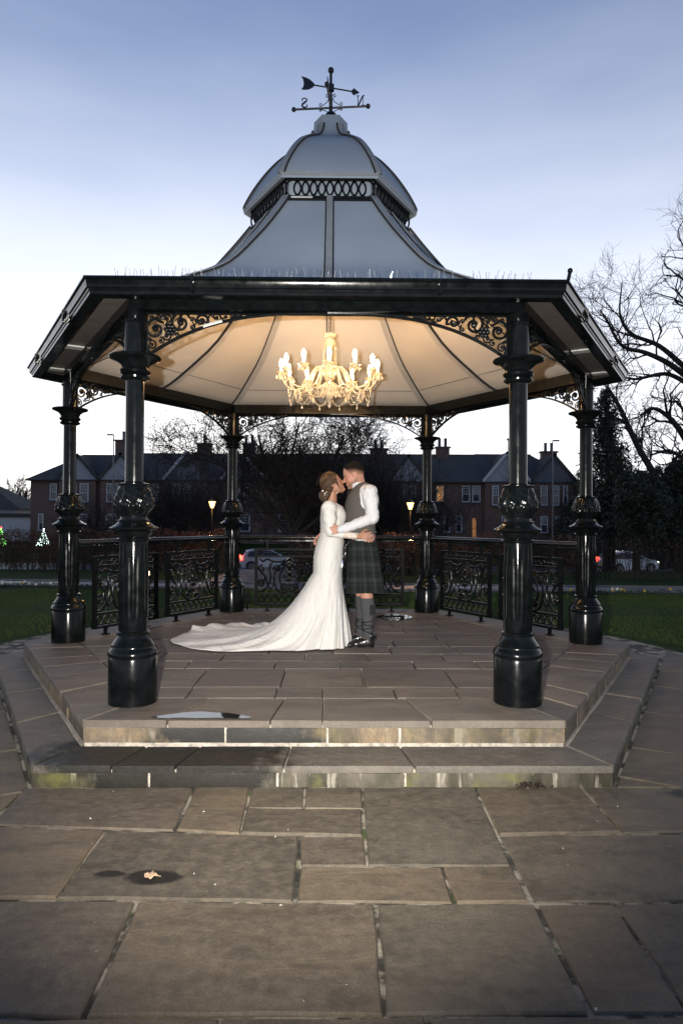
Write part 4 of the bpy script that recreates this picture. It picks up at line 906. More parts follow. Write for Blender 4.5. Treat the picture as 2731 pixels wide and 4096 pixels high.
def hand(S_, w, d, n, th, sc=1.0, curl=(.35, .45, .5, .55), spread=1.0, curl2=.35):
    d = np.array(d, float); d /= np.linalg.norm(d); n = np.array(n, float); n -= d * (n @ d); n /= np.linalg.norm(n); th = np.array(th, float); th -= d * (th @ d) + n * (th @ n); th /= np.linalg.norm(th)
    w = np.array(w)
    for i, (o, L, r) in enumerate(((.030, .070, .0092), (.0105, .079, .0096), (-.0095, .073, .0092), (-.028, .056, .0082))):
        kn = w + (d * (.088 - .004 * abs(i - 1)) + th * o) * sc; S_.cone(w + (d * .012 + th * o * .62) * sc, kn, .0125 * sc, .0108 * sc, .012)
        dd = d + th * (o * 2.2 * spread); p = kn; a = curl[i] * .6
        for j, f in enumerate((.45, .31, .24)):
            v = (dd * math.cos(a) - n * math.sin(a)); v /= np.linalg.norm(v); q = p + v * L * f * sc; S_.cone(p, q, r * sc * (1 - .07 * j), r * sc * (.94 - .08 * j), .004); p = q; a += curl[i] + (curl2 if j == 0 else 0)
    a = w + (d * .020 + th * .022) * sc; b = w + (d * .052 + th * .050 - n * .008) * sc; e = b + (d * .8 + th * .45 - n * .2) * .032 * sc; g = e + (d * .95 + th * .15 - n * .25) * .026 * sc
    S_.cone(a, b, .0145 * sc, .0118 * sc, .012); S_.cone(b, e, .0112 * sc, .0102 * sc, .004); S_.cone(e, g, .0100 * sc, .0085 * sc, .004)
def lcoords(V, H): c, M, s = H; return ((V - c) @ M) / s
def mixc(base, col, w): return base * (1 - w[:, None]) + np.array(col) * w[:, None]
def sm(x, a, b): t_ = np.clip((x - a) / (b - a), 0, 1); return t_ * t_ * (3 - 2 * t_)

# ------------------------------------------------------------------ groom
GH = head_frame(fp(747, 223, .012), -1, R(-20), 1.04)
groom = empty('person', tuple(fp(880, 2150))); tag(groom, 'person in grey waistcoat, white shirt and dark tartan kilt, kissing the one in white', 'person', 'couple kissing in the bandstand')
NSH, NEL, NWR = fp(918, 420, -.185), fp(950, 705, -.245), fp(596, 836, -.262)
FSH, FEL, FWR = fp(900, 420, .185), fp(800, 740, .27), fp(400, 885, .135)
B = Field(fp(280, 2150, -.36) - .01, fp(1080, 80, .36) + .01, .006)
head(B, GH, False)
B.cone(GH[0] + GH[1] @ np.array([-.03, 0, -.05]), fp(835, 430, 0), .060, .066, .025); B.cone(fp(850, 440, -.12), fp(850, 440, .12), .075, .075, .03)
B.cone(fp(850, 480, -.03), fp(850, 980, -.03), .12, .125, .03); B.cone(fp(850, 480, .03), fp(850, 980, .03), .12, .125, .03)
for a, b, c_ in ((NSH, NEL, NWR), (FSH, FEL, FWR)): B.cone(a, b, .056, .044, .02); B.cone(b, c_, .044, .029, .01)
hand(B, NWR, (-1, .10, -.10), (-.15, -1, .05), (0, 0, 1), 1.06, (.30, .38, .45, .55), .6, .25)
hand(B, FWR, (-.75, -.25, -.62), (-.75, .3, .55), (-.2, -.95, .1), 1.0, (.3, .3, .35, .4))
for hipx, kx, ax_, y in ((875, 898, 905, -.085), (850, 850, 842, .11)):
    B.cone(fp(850, 1080, y * .75), fp(kx, 1560, y), .072, .058, .02); B.cone(fp(kx - 8, 1565, y), fp(kx, 1600, y), .058, .054, .02); B.cone(fp(kx, 1590, y), fp(kx + 12, 1700, y), .052, .060, .02); B.cone(fp(kx + 12, 1700, y), fp(ax_, 2010, y), .060, .040, .02)
    B.cone(fp(ax_, 2010, y), fp(ax_ + 20, 2085, y), .038, .034, .01); B.cone(fp(ax_ - 10, 2070, y), fp(ax_ - 160, 2110, y), .036, .026, .02)
V, Q = B.mesh(); L_ = lcoords(V, GH); col = np.tile(np.array((.42, .215, .150)), (len(V), 1))
hd = (L_[:, 2] > -.14) & (np.abs(L_).max(1) < .2)
red = np.exp(-(((L_[:, 0] - .05) / .035) ** 2 + ((L_[:, 2] + .025) / .03) ** 2)) * hd; col = mixc(col, (.45, .16, .12), red * .6)
stub = sm(-L_[:, 2] - .35 * (L_[:, 0] - .02), .030, .060) * sm(L_[:, 0], -.04, .0) * sm(-L_[:, 2], -.1, .02) * hd * (L_[:, 2] > -.135); col = mixc(col, (.19, .115, .08), np.clip(stub, 0, 1) * .8)
fade = sm(L_[:, 2] + .55 * (-L_[:, 0]) * .6, .012, .062) * sm(-L_[:, 0], -.062, -.045) * hd; col = mixc(col, (.085, .06, .045), fade * .72)
brow = np.exp(-(((L_[:, 2] - .024) / .006) ** 2)) * sm(L_[:, 0], .06, .07) * (np.abs(np.abs(L_[:, 1]) - .034) < .024); col = mixc(col, (.10, .06, .04), brow * .8)
lash = np.exp(-(((L_[:, 2] + .004) / .003) ** 2)) * sm(L_[:, 0], .07, .08) * (np.abs(np.abs(L_[:, 1]) - .033) < .016); col = mixc(col, (.06, .03, .025), lash * .8)
lip = np.exp(-(((L_[:, 2] + .068) / .010) ** 2)) * sm(L_[:, 0], .082, .090) * (np.abs(L_[:, 1]) < .026); col = mixc(col, (.45, .17, .14), lip * .7)
fast_mesh('body', V, Q, SKIN, groom, 180, cols=col)
# hair: close crop, longer on the crown, shaved to skin at the sides
B = Field(GH[0] - .2, GH[0] + .2, .0045); c_, M_, s_ = GH; B.ell(c_ + M_ @ (np.array((-.014, 0, .038)) * s_), np.array((.1020, .0785, .0955)) * s_, M_, 0)
B.half(c_ + M_ @ np.array((-.02, 0, -.012)), M_ @ np.array((.30, 0, -.95))); B.half(c_ + M_ @ np.array((.052, 0, .07)), M_ @ np.array((.9, 0, -.43)))
B.wave(lambda P: .0012 * np.sin(P[..., 0] * 900) * np.sin(P[..., 1] * 800) * np.sin(P[..., 2] * 850)); V, Q = B.mesh(); L_ = lcoords(V, GH)
k = sm(L_[:, 2] - .30 * L_[:, 0] + .35 * np.clip(-L_[:, 0] - .03, 0, 1), .004, .098); col = mixc(np.tile(np.array((.38, .20, .14)), (len(V), 1)), (.009, .007, .006), np.clip(k * 1.25, 0, 1) ** .8)
t = NT('cropped_hair'); at = t.n('ShaderNodeAttribute'); at.attribute_name = 'Col'; hn = t.noise(t.obj(), 260, 3); t.col(t.mix(t.rng(hn, .4, .65, 0, .3), at.outputs[0], (.012, .009, .008))); t.set(Roughness=.85, Specular_IOR_Level=.1); t.bump(hn, .8, .004)
fast_mesh('hair', V, Q, t.m, groom, 180, cols=col)
# shirt
B = Field(fp(380, 1000, -.38), fp(1120, 240, .38), .0055)
def torso(S_, g, k=.04):
    S_.cone(fp(838, 500, -.075), fp(838, 860, -.07), .128 + g, .122 + g, k); S_.cone(fp(838, 500, .075), fp(838, 860, .07), .128 + g, .122 + g, k)
    S_.cone(fp(862, 400, -.11), fp(862, 400, .11), .072 + g, .072 + g, .05); S_.cone(fp(815, 560, 0), fp(812, 700, 0), .135 + g, .135 + g, k); S_.cone(fp(885, 520, -.05), fp(885, 520, .05), .12 + g, .12 + g, k)
torso(B, 0)
for a, b, c_ in ((NSH, NEL, NWR), (FSH, FEL, FWR)):
    d_ = c_ - b; d_ = d_ / np.linalg.norm(d_); e_ = b + d_ * .06; g_ = c_ - d_ * .045
    B.cone(a, a + (b - a) * .35, .078, .072, .03); B.cone(a + (b - a) * .35, b, .072, .060, .02); B.cone(b, g_, .058, .043, .015); B.cone(g_, c_ - d_ * .004, .041, .039, .006)
B.cone(fp(786, 312, 0), fp(822, 392, 0), .064, .070, .008)
def sl(P):                                      # drapery folds on the sleeves
    x, y, z = P[..., 0], P[..., 1], P[..., 2]
    return .0026 * np.sin(46 * z + 30 * x + 5 * np.sin(20 * x)) * np.clip(-(y - YC + .12) * 14, 0, 1) + .0014 * np.sin(95 * x - 60 * z + 3 * np.sin(30 * z)) * np.clip(-(y - YC + .15) * 14, 0, 1)
B.wave(sl); ax_ = GH[1] @ np.array((.0, 0, 1.0)); B.half(fp(778, 300, 0), (-.42, 0, .90)); V, Q = B.mesh(); fast_mesh('shirt', V, Q, SHIRT, groom, 180)
B = Field(fp(560, 1000, -.3), fp(1080, 240, .3), .0055); torso(B, .012)
B.half(fp(850, 878, 0), (-.12, 0, -1))
for q in (-1, 1): B.cone(fp(935, 400, q * .235), fp(925, 520, q * .235), .108, .100, .01, 's'); B.cone(fp(930, 330, q * .25), fp(920, 420, q * .24), .11, .11, .02, 's')
B.cone(fp(800, 250, 0), fp(800, 380, 0), .088, .088, .01, 's'); B.cone(fp(770, 370, 0), fp(660, 470, 0), .082, .05, .01, 's'); B.cone(fp(660, 470, 0), fp(620, 540, 0), .05, .02, .01, 's')
V, Q = B.mesh(); wc = fast_mesh('waistcoat', V, Q, TWEED, groom, 180)
m = MB()
for a, b in ((672, 535), (662, 605), (658, 680), (662, 750)): m.sphere(fp(a, b, -.03), .008, 8, 6)
m.build('waistcoat_button', BLACKC, wc)
m = MB(); m.sphere(fp(728, 402, 0), .034, 10, 8, (1, 1.1, .8)); m.sphere(fp(700, 450, 0), .045, 10, 8, (.55, .9, 1.4)); m.build('cravat', BLACKC, groom, smooth=180)
# kilt
def ring_pts(z, f, b, w_, n, wob=None):
    th = np.arange(n) * 2 * PI / n; xc, a = (f + b) / 2, (f - b) / 2; return xc + a * np.cos(th), w_ * np.sin(th)
nK, KZ = 240, [(855, 690, 995, .150), (900, 682, 1000, .158), (1000, 676, 1018, .172), (1150, 668, 1040, .182), (1300, 666, 1062, .190), (1450, 664, 1085, .196), (1541, 662, 1098, .199)]
rowsK = []; uvK = []
zz = np.linspace(855, 1541, 26); arr = np.array(KZ)
for y_ in zz:
    f_, b_, w_ = [np.interp(y_, arr[:, 0], arr[:, i]) for i in (1, 2, 3)]; th = np.arange(nK) * 2 * PI / nK
    ca, sa = np.cos(th), np.sin(th); xc, a = (f_ + b_) / 2, (b_ - f_) / 2; back = sm(ca, -.35, .1)            # right side of the picture is the pleated back
    amp = .022 * back * sm(np.full(nK, y_), 880, 1250) + .006 * (1 - back) * sm(np.full(nK, y_), 1100, 1541) * np.sin(th * 5 + .5) ** 2
    saw = np.where(back > .1, ((th * 26 / (2 * PI)) % 1) - .5, .5); ra = 1 + amp * saw / .19
    px = -.409 + (xc + a * ca * ra) * .000879; py = YC + .012 + w_ * sa * ra; rowsK.append(np.c_[px, py, np.full(nK, PZ + (2150 - y_) * .000879 + .004 * np.sin(th * 3))])
    uvK.append(np.c_[th / (2 * PI) * 1.5, np.full(nK, (2150 - y_) * .000879)])
P = np.array(rowsK); uvK = np.array(uvK).reshape(-1, 2)
inner = P.copy(); inner[:, :, :2] = (inner[:, :, :2] - np.array([.369, YC])) * .975 + np.array([.369, YC])
m = MB(); m.grid(P, True); m.grid(inner[::-1], True); kilt = m.build('kilt', None, groom, 60)
uvl = kilt.data.uv_layers.new(name='UVMap'); idx = np.zeros(len(kilt.data.loops), np.int32); kilt.data.loops.foreach_get('vertex_index', idx); UV = np.vstack([uvK, uvK])[idx]
wrap = UV.reshape(-1, 4, 2); jump = wrap[:, :, 0].max(1) - wrap[:, :, 0].min(1) > .7; wrap[jump, :, 0] = np.where(wrap[jump][:, :, 0] < .7, wrap[jump][:, :, 0] + 1.5, wrap[jump][:, :, 0]); uvl.data.foreach_set('uv', wrap.astype(np.float32).ravel())
t = NT('dark_tartan'); uvn = t.n('ShaderNodeUVMap'); se = t.n('ShaderNodeSeparateXYZ'); t.l(uvn.outputs[0], se.inputs[0])
D0, D1, D2, D3 = (.007, .008, .009), (.020, .022, .024), (.034, .036, .039), (.011, .016, .013)
sett = [(0, D1), (.14, D0), (.17, D1), (.22, D0), (.26, D2), (.42, D1), (.46, D2), (.52, D3), (.72, D0), (.75, D3), (.80, D0), (.84, D3), (.93, D0), (.96, D1)]
a_ = t.ramp(t.math('FRACT', t.math('MULTIPLY', se.outputs[0], 7.5)), sett, 'CONSTANT'); b_ = t.ramp(t.math('FRACT', t.math('MULTIPLY', se.outputs[1], 6.6)), sett, 'CONSTANT')
tw = t.noise(t.obj(), 420, 2); t.col(t.mix(t.rng(tw, .3, .7, .35, .65), a_, b_)); t.set(Roughness=.95, Specular_IOR_Level=.1); t.bump(tw, .3, .002); TARTAN = t.m
kilt.data.materials.append(TARTAN)
m = MB(); th = np.arange(40) * 2 * PI / 40
for z_, r_ in ((868, 1.0),): m.tube(np.c_[-.409 + (842 + 156 * np.cos(th)) * .000879, YC + .012 + .156 * np.sin(th), np.full(40, PZ + (2150 - z_) * .000879)], .012, 6, closed=True)
m.build('belt', LEATHER, kilt)
B = Field(fp(560, 1300, -.15), fp(760, 920, .15), .005); B.ell(fp(655, 1120, 0), (.036, .085, .12), None, .01); B.ell(fp(655, 1040, 0), (.034, .09, .06), None, .02); V, Q = B.mesh(); spo = fast_mesh('sporran', V, Q, LEATHER, groom, 180)
m = MB()
for y_ in (-.06, 0, .0): m.tube([fp(630, 1120, y_ - .05), fp(622, 1160, y_ - .05), fp(620, 1180, y_ - .05)], .004, 5); m.lathe([(.004, .03), (.016, .0), (.02, -.05), (.012, -.055)], 10, tuple(fp(618, 1190, y_ - .05)))
m.build('sporran_tassel', SILVER, spo); m = MB(); m.tube(catmull([fp(655, 1020, -.08), fp(720, 960, -.13), fp(820, 930, -.165), fp(960, 915, -.1)], 6), .004, 5); m.build('sporran_chain', SILVER, spo)
# socks, laces and shoes
for nm, kx, ax_, y in (('near', 898, 905, -.085), ('far', 850, 842, .11)):
    B = Field(fp(740, 2120, y - .11), fp(1020, 1540, y + .11), .005)
    B.cone(fp(kx, 1620, y), fp(kx + 12, 1705, y), .060, .068, .02); B.cone(fp(kx + 12, 1705, y), fp(ax_, 2010, y), .068, .046, .02); B.cone(fp(ax_, 2010, y), fp(ax_ + 15, 2080, y), .045, .044, .02); B.cone(fp(kx + 2, 1630, y), fp(kx + 6, 1700, y), .069, .071, .006)
    B.half(fp(kx, 1598, y), (0, 0, 1)); B.wave(lambda P: .0012 * np.sin(np.arctan2(P[..., 1] - (YC + y), P[..., 0] - fp(ax_, 0)[0]) * 40)); V, Q = B.mesh(); sk = fast_mesh('sock', V, Q, WOOL, groom, 180)
    m = MB(); o_ = fp(kx + 60, 1670, y - .058); m.extrude([(-.032, 0), (.034, 0), (.036, -.085), (.016, -.100), (.002, -.088), (-.014, -.102), (-.028, -.092)], o_, (.86, .5, 0), (.02, .04, 1), (.5, -.86, 0), 0, .006); m.build('sock_flash', TARTAN, sk, smooth=None)
    m = MB(); th = np.linspace(0, 2 * PI * 2.2, 60); zc = np.linspace(1840, 2010, 60)
    for sg in (-1, 1): m.tube([fp(np.interp(z_, [1700, 2010], [kx + 12, ax_]), z_, y) + np.interp(z_, [1840, 2010], [.061, .050]) * np.array([math.cos(sg * a), math.sin(sg * a), 0]) for a, z_ in zip(th, zc)], .0045, 5)
    m.tube(catmull([fp(ax_ - 50, 1845, y - .035), fp(ax_ - 62, 1890, y - .045), fp(ax_ - 60, 1950, y - .04)], 5), .008, 6); m.build('shoe_lace', BLACKC, sk)
    fq = fp; dx_ = ax_ - 905; fp = (lambda a, b, y_=0.0, _f=fq, _d=dx_: _f(a + _d, b, y_)); B = Field(fp(600, 2160, y - .09), fp(1020, 1980, y + .09), .004)
    B.cone(fp(925, 2085, y), fp(940, 2020, y), .043, .047, .01); B.cone(fp(940, 2112, y), fp(780, 2118, y), .040, .044, .02); B.cone(fp(890, 2075, y), fp(770, 2105, y), .038, .034, .02); B.cone(fp(780, 2120, y), fp(695, 2128, y - .004), .042, .030, .02); B.cone(fp(930, 1960, y), fp(925, 2040, y), .034, .034, .004, 's')
    B.half(fp(800, 2140, y), (0, 0, -1)); V, Q = B.mesh(); so = fast_mesh('shoe', V, Q, LEATHER, groom, 180)
    m = MB(); out = [(fp(a, 0)[0], YC + y + b) for a, b in ((985, 0), (975, .032), (940, .042), (880, .036), (800, .046), (730, .042), (680, .026), (655, 0), (675, -.03), (730, -.048), (800, -.048), (880, -.036), (940, -.042), (975, -.032))]; m.prism(out, PZ + .001 + .002, PZ + .013); m.prism([(x_, y_) for x_, y_ in out if x_ > fp(870, 0)[0]], PZ + .0005, PZ + .012); m.build('sole', LEATHER, so, smooth=None); fp = fq

# ------------------------------------------------------------------ bride
BH = head_frame(fp(517, 323, -.012), 1, R(25), .92)
bride = empty('person', tuple(fp(520, 2150))); tag(bride, 'person in long white dress with train and brown hair bun, kissing the one in kilt', 'person', 'couple kissing in the bandstand')
NSH, NEL, NWR = fp(468, 590, -.155), fp(486, 862, -.215), fp(795, 908, -.232)
FSH, FEL, FWR = fp(480, 590, .155), fp(620, 840, .24), fp(760, 880, .20)
B = Field(fp(300, 1500, -.36), fp(1060, 150, .36), .0055); head(B, BH, True)
B.cone(BH[0] + BH[1] @ np.array([-.035, 0, -.05]), fp(500, 575, 0), .046, .052, .02); B.cone(fp(490, 600, -.10), fp(490, 600, .10), .055, .055, .04); B.cone(fp(510, 650, -.03), fp(500, 1000, -.03), .095, .10, .03); B.cone(fp(510, 650, .03), fp(500, 1000, .03), .095, .10, .03); B.cone(fp(490, 1000, 0), fp(500, 1450, 0), .11, .07, .03)
for a, b, c_ in ((NSH, NEL, NWR), (FSH, FEL, FWR)): B.cone(a, b, .046, .036, .02); B.cone(b, c_, .036, .024, .01)
hand(B, NWR, (1, .05, .06), (.05, -1, .1), (0, 0, 1), .92, (.12, .16, .2, .2), 1.3, .12); hand(B, FWR, (1, -.1, 0), (0, 1, 0), (0, 0, 1), .92)
V, Q = B.mesh(); L_ = lcoords(V, BH); col = np.tile(np.array((.36, .185, .115)), (len(V), 1)); hd = (np.abs(L_).max(1) < .2)
col = mixc(col, (.40, .15, .10), np.exp(-(((L_[:, 0] - .055) / .03) ** 2 + ((L_[:, 2] + .03) / .03) ** 2)) * hd * .5)
brow = np.exp(-(((L_[:, 2] - .026) / .005) ** 2)) * sm(L_[:, 0], .06, .07) * (np.abs(np.abs(L_[:, 1]) - .034) < .024); col = mixc(col, (.09, .05, .03), brow * .8)
lash = np.exp(-(((L_[:, 2] + .004) / .0045) ** 2)) * sm(L_[:, 0], .068, .078) * (np.abs(np.abs(L_[:, 1]) - .035) < .02); col = mixc(col, (.015, .01, .01), lash * .95)
lip = np.exp(-(((L_[:, 2] + .068) / .010) ** 2)) * sm(L_[:, 0], .082, .090) * (np.abs(L_[:, 1]) < .026); col = mixc(col, (.42, .12, .12), lip * .85)
fast_mesh('body', V, Q, SKIN, bride, 180, cols=col)
# hair, swept back into a low bun
t = NT('brown_hair_highlights'); v = t.obj(); mm = t.n('ShaderNodeMapping'); mm.inputs['Rotation'].default_value = (0, R(35), 0); mm.inputs['Scale'].default_value = (40, 160, 160); t.l(v, mm.inputs[0]); n1 = t.noise(mm.outputs[0], 1.0, 4, .6, .4); n2 = t.noise(v, 9, 3)
c = t.ramp(n1, [(.3, (.014, .007, .004)), (.5, (.045, .022, .010)), (.7, (.11, .06, .027))]); c = t.mix(t.rng(n2, .56, .70, 0, .55), c, (.24, .14, .06)); t.col(c); t.set(Roughness=.5, Specular_IOR_Level=.3); t.bump(n1, .9, .006); HAIRB = t.m
B = Field(BH[0] - .24, BH[0] + .2, .0045); c_, M_, s_ = BH; T = lambda *p: c_ + M_ @ (np.array(p) * s_)
B.ell(T(-.022, 0, .042), np.array((.108, .090, .108)) * s_, M_, 0); B.ell(T(-.062, 0, -.005), np.array((.076, .078, .088)) * s_, M_, .03)
B.cone(fp(405, 455, -.012), fp(450, 440, -.012), .046, .052, .02); B.cone(fp(415, 478, -.012), fp(400, 440, -.012), .046, .040, .012); B.cone(fp(470, 420, -.012), fp(430, 470, -.03), .04, .03, .02)
B.half(T(.050, 0, .05), M_ @ np.array((.86, 0, -.5))); B.ell(T(.05, .0, -.075), np.array((.085, .12, .085)) * s_, M_, .01, 's')
B.cone(T(.046, .055, .065), T(.040, .086, -.02), .014, .010, .01); B.cone(T(.046, -.055, .065), T(.038, -.084, -.02), .014, .010, .01)
for q in (-1, 1): B.cone(T(.038, q * .084, -.02), T(.046, q * .078, -.085), .007, .004, .004); B.cone(T(.046, q * .078, -.085), T(.05, q * .072, -.14), .0045, .004, .003)
def strands(P):
    l = (P - c_) @ M_; a = np.arctan2(l[..., 2] + .05, l[..., 0] + .05); return .0016 * np.sin(l[..., 1] * 420 + 6 * np.sin(l[..., 0] * 30)) + .0016 * np.sin(a * 55 + l[..., 1] * 120)
B.wave(strands); V, Q = B.mesh(); hb = fast_mesh('hair', V, Q, HAIRB, bride, 180)
rg = np.random.default_rng(12); tk = []                # loose strands round the crown and nape
c_, M_, s_ = BH
for i in range(90):
    a = rg.uniform(0, 2 * PI); e = rg.uniform(.15, 1.3); d = np.array([math.cos(a) * math.cos(e), math.sin(a) * math.cos(e), math.sin(e)]); p = np.array((-.03, 0, .035)) + d * np.array((.105, .088, .104)); q = p + d * rg.uniform(.004, .016) + rg.normal(0, .012, 3) + [-.02, 0, 0]; r_ = q + rg.normal(0, .012, 3) + [-.025, 0, -.008]
    if p[0] < .05: tk.append([c_ + M_ @ (w_ * s_) for w_ in (p, q, r_)])
for i in range(14): p = fp(rg.uniform(390, 470), rg.uniform(470, 510), rg.uniform(-.06, .03)); tk.append([p, p + rg.normal(0, .008, 3) + [0, 0, -.02], p + rg.normal(0, .012, 3) + [0, 0, -.04]])
V, F = tubes(np.array(tk), np.full((len(tk), 3), .0007), 3); tag(fast_mesh('loose_strands', V, F, HAIRB, hb), kind='stuff')
m = MB()                                        # coils of the bun
for i, (a, b, r_, t0) in enumerate(((408, 462, .036, 0), (412, 452, .028, 2), (402, 470, .03, 4))):
    th = np.linspace(t0, t0 + 4.8, 16); m.tube([fp(a + 42 * r_ / .036 * math.cos(x_), b + 40 * r_ / .036 * math.sin(x_), -.045 - .012 * math.sin(x_ * .5 + i)) for x_ in th], .011, 7)
m.build('bun_coil', HAIRB, hb, smooth=180)
m = MB()
for a, b, r_ in ((398, 402, .0095), (440, 416, .005), (423, 430, .007), (421, 448, .005)): m.sphere(fp(a, b, -.078 if a > 410 else -.062), r_, 10, 7)
m.build('hair_pearl', PEARL, hb, smooth=180); m = MB(); m.sphere(fp(560, 425, -.082), .0055, 8, 6); m.build('earring', PEARL, bride, smooth=180)
# dress: bodice with sleeves
B = Field(fp(330, 1000, -.34), fp(960, 480, .34), .005)
B.cone(fp(475, 592, -.125), fp(475, 592, .125), .068, .068, .03); B.cone(fp(515, 660, -.045), fp(515, 850, -.04), .118, .108, .04); B.cone(fp(515, 660, .045), fp(515, 850, .04), .118, .108, .04); B.ell(fp(560, 690, -.05), (.085, .07, .075), None, .04); B.ell(fp(560, 690, .05), (.085, .07, .075), None, .04)
for a, b, c_ in ((NSH, NEL, NWR), (FSH, FEL, FWR)): B.cone(a, a + (b - a) * .5, .068, .064, .03); B.cone(a + (b - a) * .5, b, .064, .050, .02); B.cone(b, b + (c_ - b) * .42, .048, .041, .01)
B.cone(fp(545, 495, 0), fp(520, 500, 0), .062, .066, .012, 's'); B.ell(fp(560, 520, 0), (.06, .10, .045), None, .012, 's')
B.wave(lambda P: .0022 * np.sin(70 * P[..., 2] + 40 * P[..., 0]) * np.clip(-(P[..., 1] - YC + .10) * 12, 0, 1) + .002 * np.sin(60 * P[..., 0] - 90 * P[..., 2]) * sm(P[..., 2], PZ + 1.28, PZ + 1.4)); V, Q = B.mesh(); fast_mesh('bodice', V, Q, DRESS, bride, 180)
B = Field(fp(540, 980, -.3), fp(850, 840, -.12), .004); d_ = NWR - NEL; B.cone(NEL + d_ * .40, NEL + d_ * .97, .0395, .031, 0); B.half(NEL + d_ * .95, tuple(d_ / np.linalg.norm(d_))); B.half(NEL + d_ * .42, tuple(-d_ / np.linalg.norm(d_))); B.wave(lambda P: .0012 * np.sin(P[..., 0] * 320) * np.sin(P[..., 2] * 340)); V, Q = B.mesh(); fast_mesh('lace_cuff', V, Q, LACE, bride, 180)
# dress: fitted skirt that spreads into the train
nS = 220; sarr = np.arange(nS) / nS; th = -sarr * 2 * PI                  # starts at the front, goes round by the camera side
SZ = np.array([(600, 640, 384, .150), (700, 652, 378, .152), (800, 648, 380, .145), (880, 641, 380, .140), (960, 643, 352, .155), (1050, 640, 322, .175), (1150, 634, 304, .188), (1250, 629, 302, .188), (1330, 624, 300, .182)])
rowsD = []
for y_ in np.linspace(600, 1330, 30):
    f_, b_, w_ = [np.interp(y_, SZ[:, 0], SZ[:, i]) for i in (1, 2, 3)]
    x_ = (f_ + b_) / 2 + (f_ - b_) / 2 * np.cos(th); rowsD.append(np.c_[-.409 + x_ * .000879, YC + w_ * np.sin(th), np.full(nS, PZ + (2150 - y_) * .000879)])
K = rowsD[-1][:, :2]; zk = (2150 - 1330) * .000879
hem = [(.215, -.20), (.185, -.37), (.115, -.45), (.0, -.475), (-.15, -.505), (-.36, -.54), (-.64, -.565), (-1.04, -.565), (-1.36, -.42), (-1.585, -.04), (-1.54, .42), (-1.44, .66), (-1.2, .82), (-.82, .86), (-.48, .70), (-.18, .38), (.02, .12), (.15, -.06), (.205, -.14)]
hp = catmull(hem[-2:] + hem + hem[:2], 12); hp = hp[24:24 + 12 * len(hem)]; u_ = np.linspace(0, len(hp), nS, endpoint=False); HM = np.c_[np.interp(u_, np.arange(len(hp) + 1), np.r_[hp[:, 0], hp[0, 0]]), np.interp(u_, np.arange(len(hp) + 1), np.r_[hp[:, 1], hp[0, 1]])]
Ls = np.linalg.norm(HM - K, axis=1); wt = np.clip((Ls - .15) / .85, 0, 1); ea = 1.45 - .45 * wt; eb = 1.0 + 2.7 * wt
dr = (HM - K) / Ls[:, None]; tg = np.c_[-dr[:, 1], dr[:, 0]]
for t_ in np.r_[np.linspace(.03, .9, 34), .93, .955, .975, .99, 1.0]:
    q = t_ ** ea; z_ = zk * (1 - t_) ** eb; xy = K + (HM - K) * q[:, None]
    f1 = np.sin(sarr * 2 * PI * 13 + .6) + .5 * np.sin(sarr * 2 * PI * 29 + 1.0); gate = sm(np.full(nS, t_), .12, .9)
    xy = xy + dr * ((.024 * (1 - wt * .5)) * f1 * gate)[:, None] + tg * (.02 * np.sin(sarr * 2 * PI * 9) * gate)[:, None]
    ripple = wt * sm(np.full(nS, t_), .25, .6) * (.012 * (1 + np.sin(sarr * 2 * PI * 17 + 4 * t_)) + .007 * (1 + np.sin(sarr * 2 * PI * 31 + 9 * t_))) * (1 - sm(np.full(nS, t_), .9, 1.0) * .6)
    ruff = sm(sarr, .52, .56) * (1 - sm(sarr, .74, .80)) * sm(np.full(nS, t_), .86, 1.0) * (.012 + .035 * np.abs(np.sin(sarr * 2 * PI * 11 + .4)) ** 5 + .02 * np.abs(np.sin(sarr * 2 * PI * 23)) ** 2)
    rowsD.append(np.c_[xy, PZ + .013 + z_ + ripple + ruff])
# the hem turns under
last = rowsD[-1].copy(); last[:, :2] -= dr * .01; last[:, 2] = np.maximum(last[:, 2] - .012, PZ + .011); rowsD.append(last)
m = MB(); m.grid(np.array(rowsD), True); m.build('skirt', DRESS, bride, smooth=180)
m = MB()
for j in (48, 78, 175): m.tube([r_[j] + np.array([0, -.0005 if j < 110 else .0005, 0]) for r_ in rowsD[6:-3]], .0022, 5)
m.build('seam', DRESS, bride, smooth=180)
m = MB(); back = np.array([r_[nS // 2] for r_ in rowsD[:-14]]); dd = np.r_[0, np.cumsum(np.linalg.norm(np.diff(back, axis=0), axis=1))]
for s_ in np.arange(0, dd[-1], .021): m.sphere([np.interp(s_, dd, back[:, q]) - (.002 if q == 0 else 0) for q in range(3)], .0062, 7, 5)
tag(m.build('back_button', DRESS, bride, smooth=180), kind='stuff')

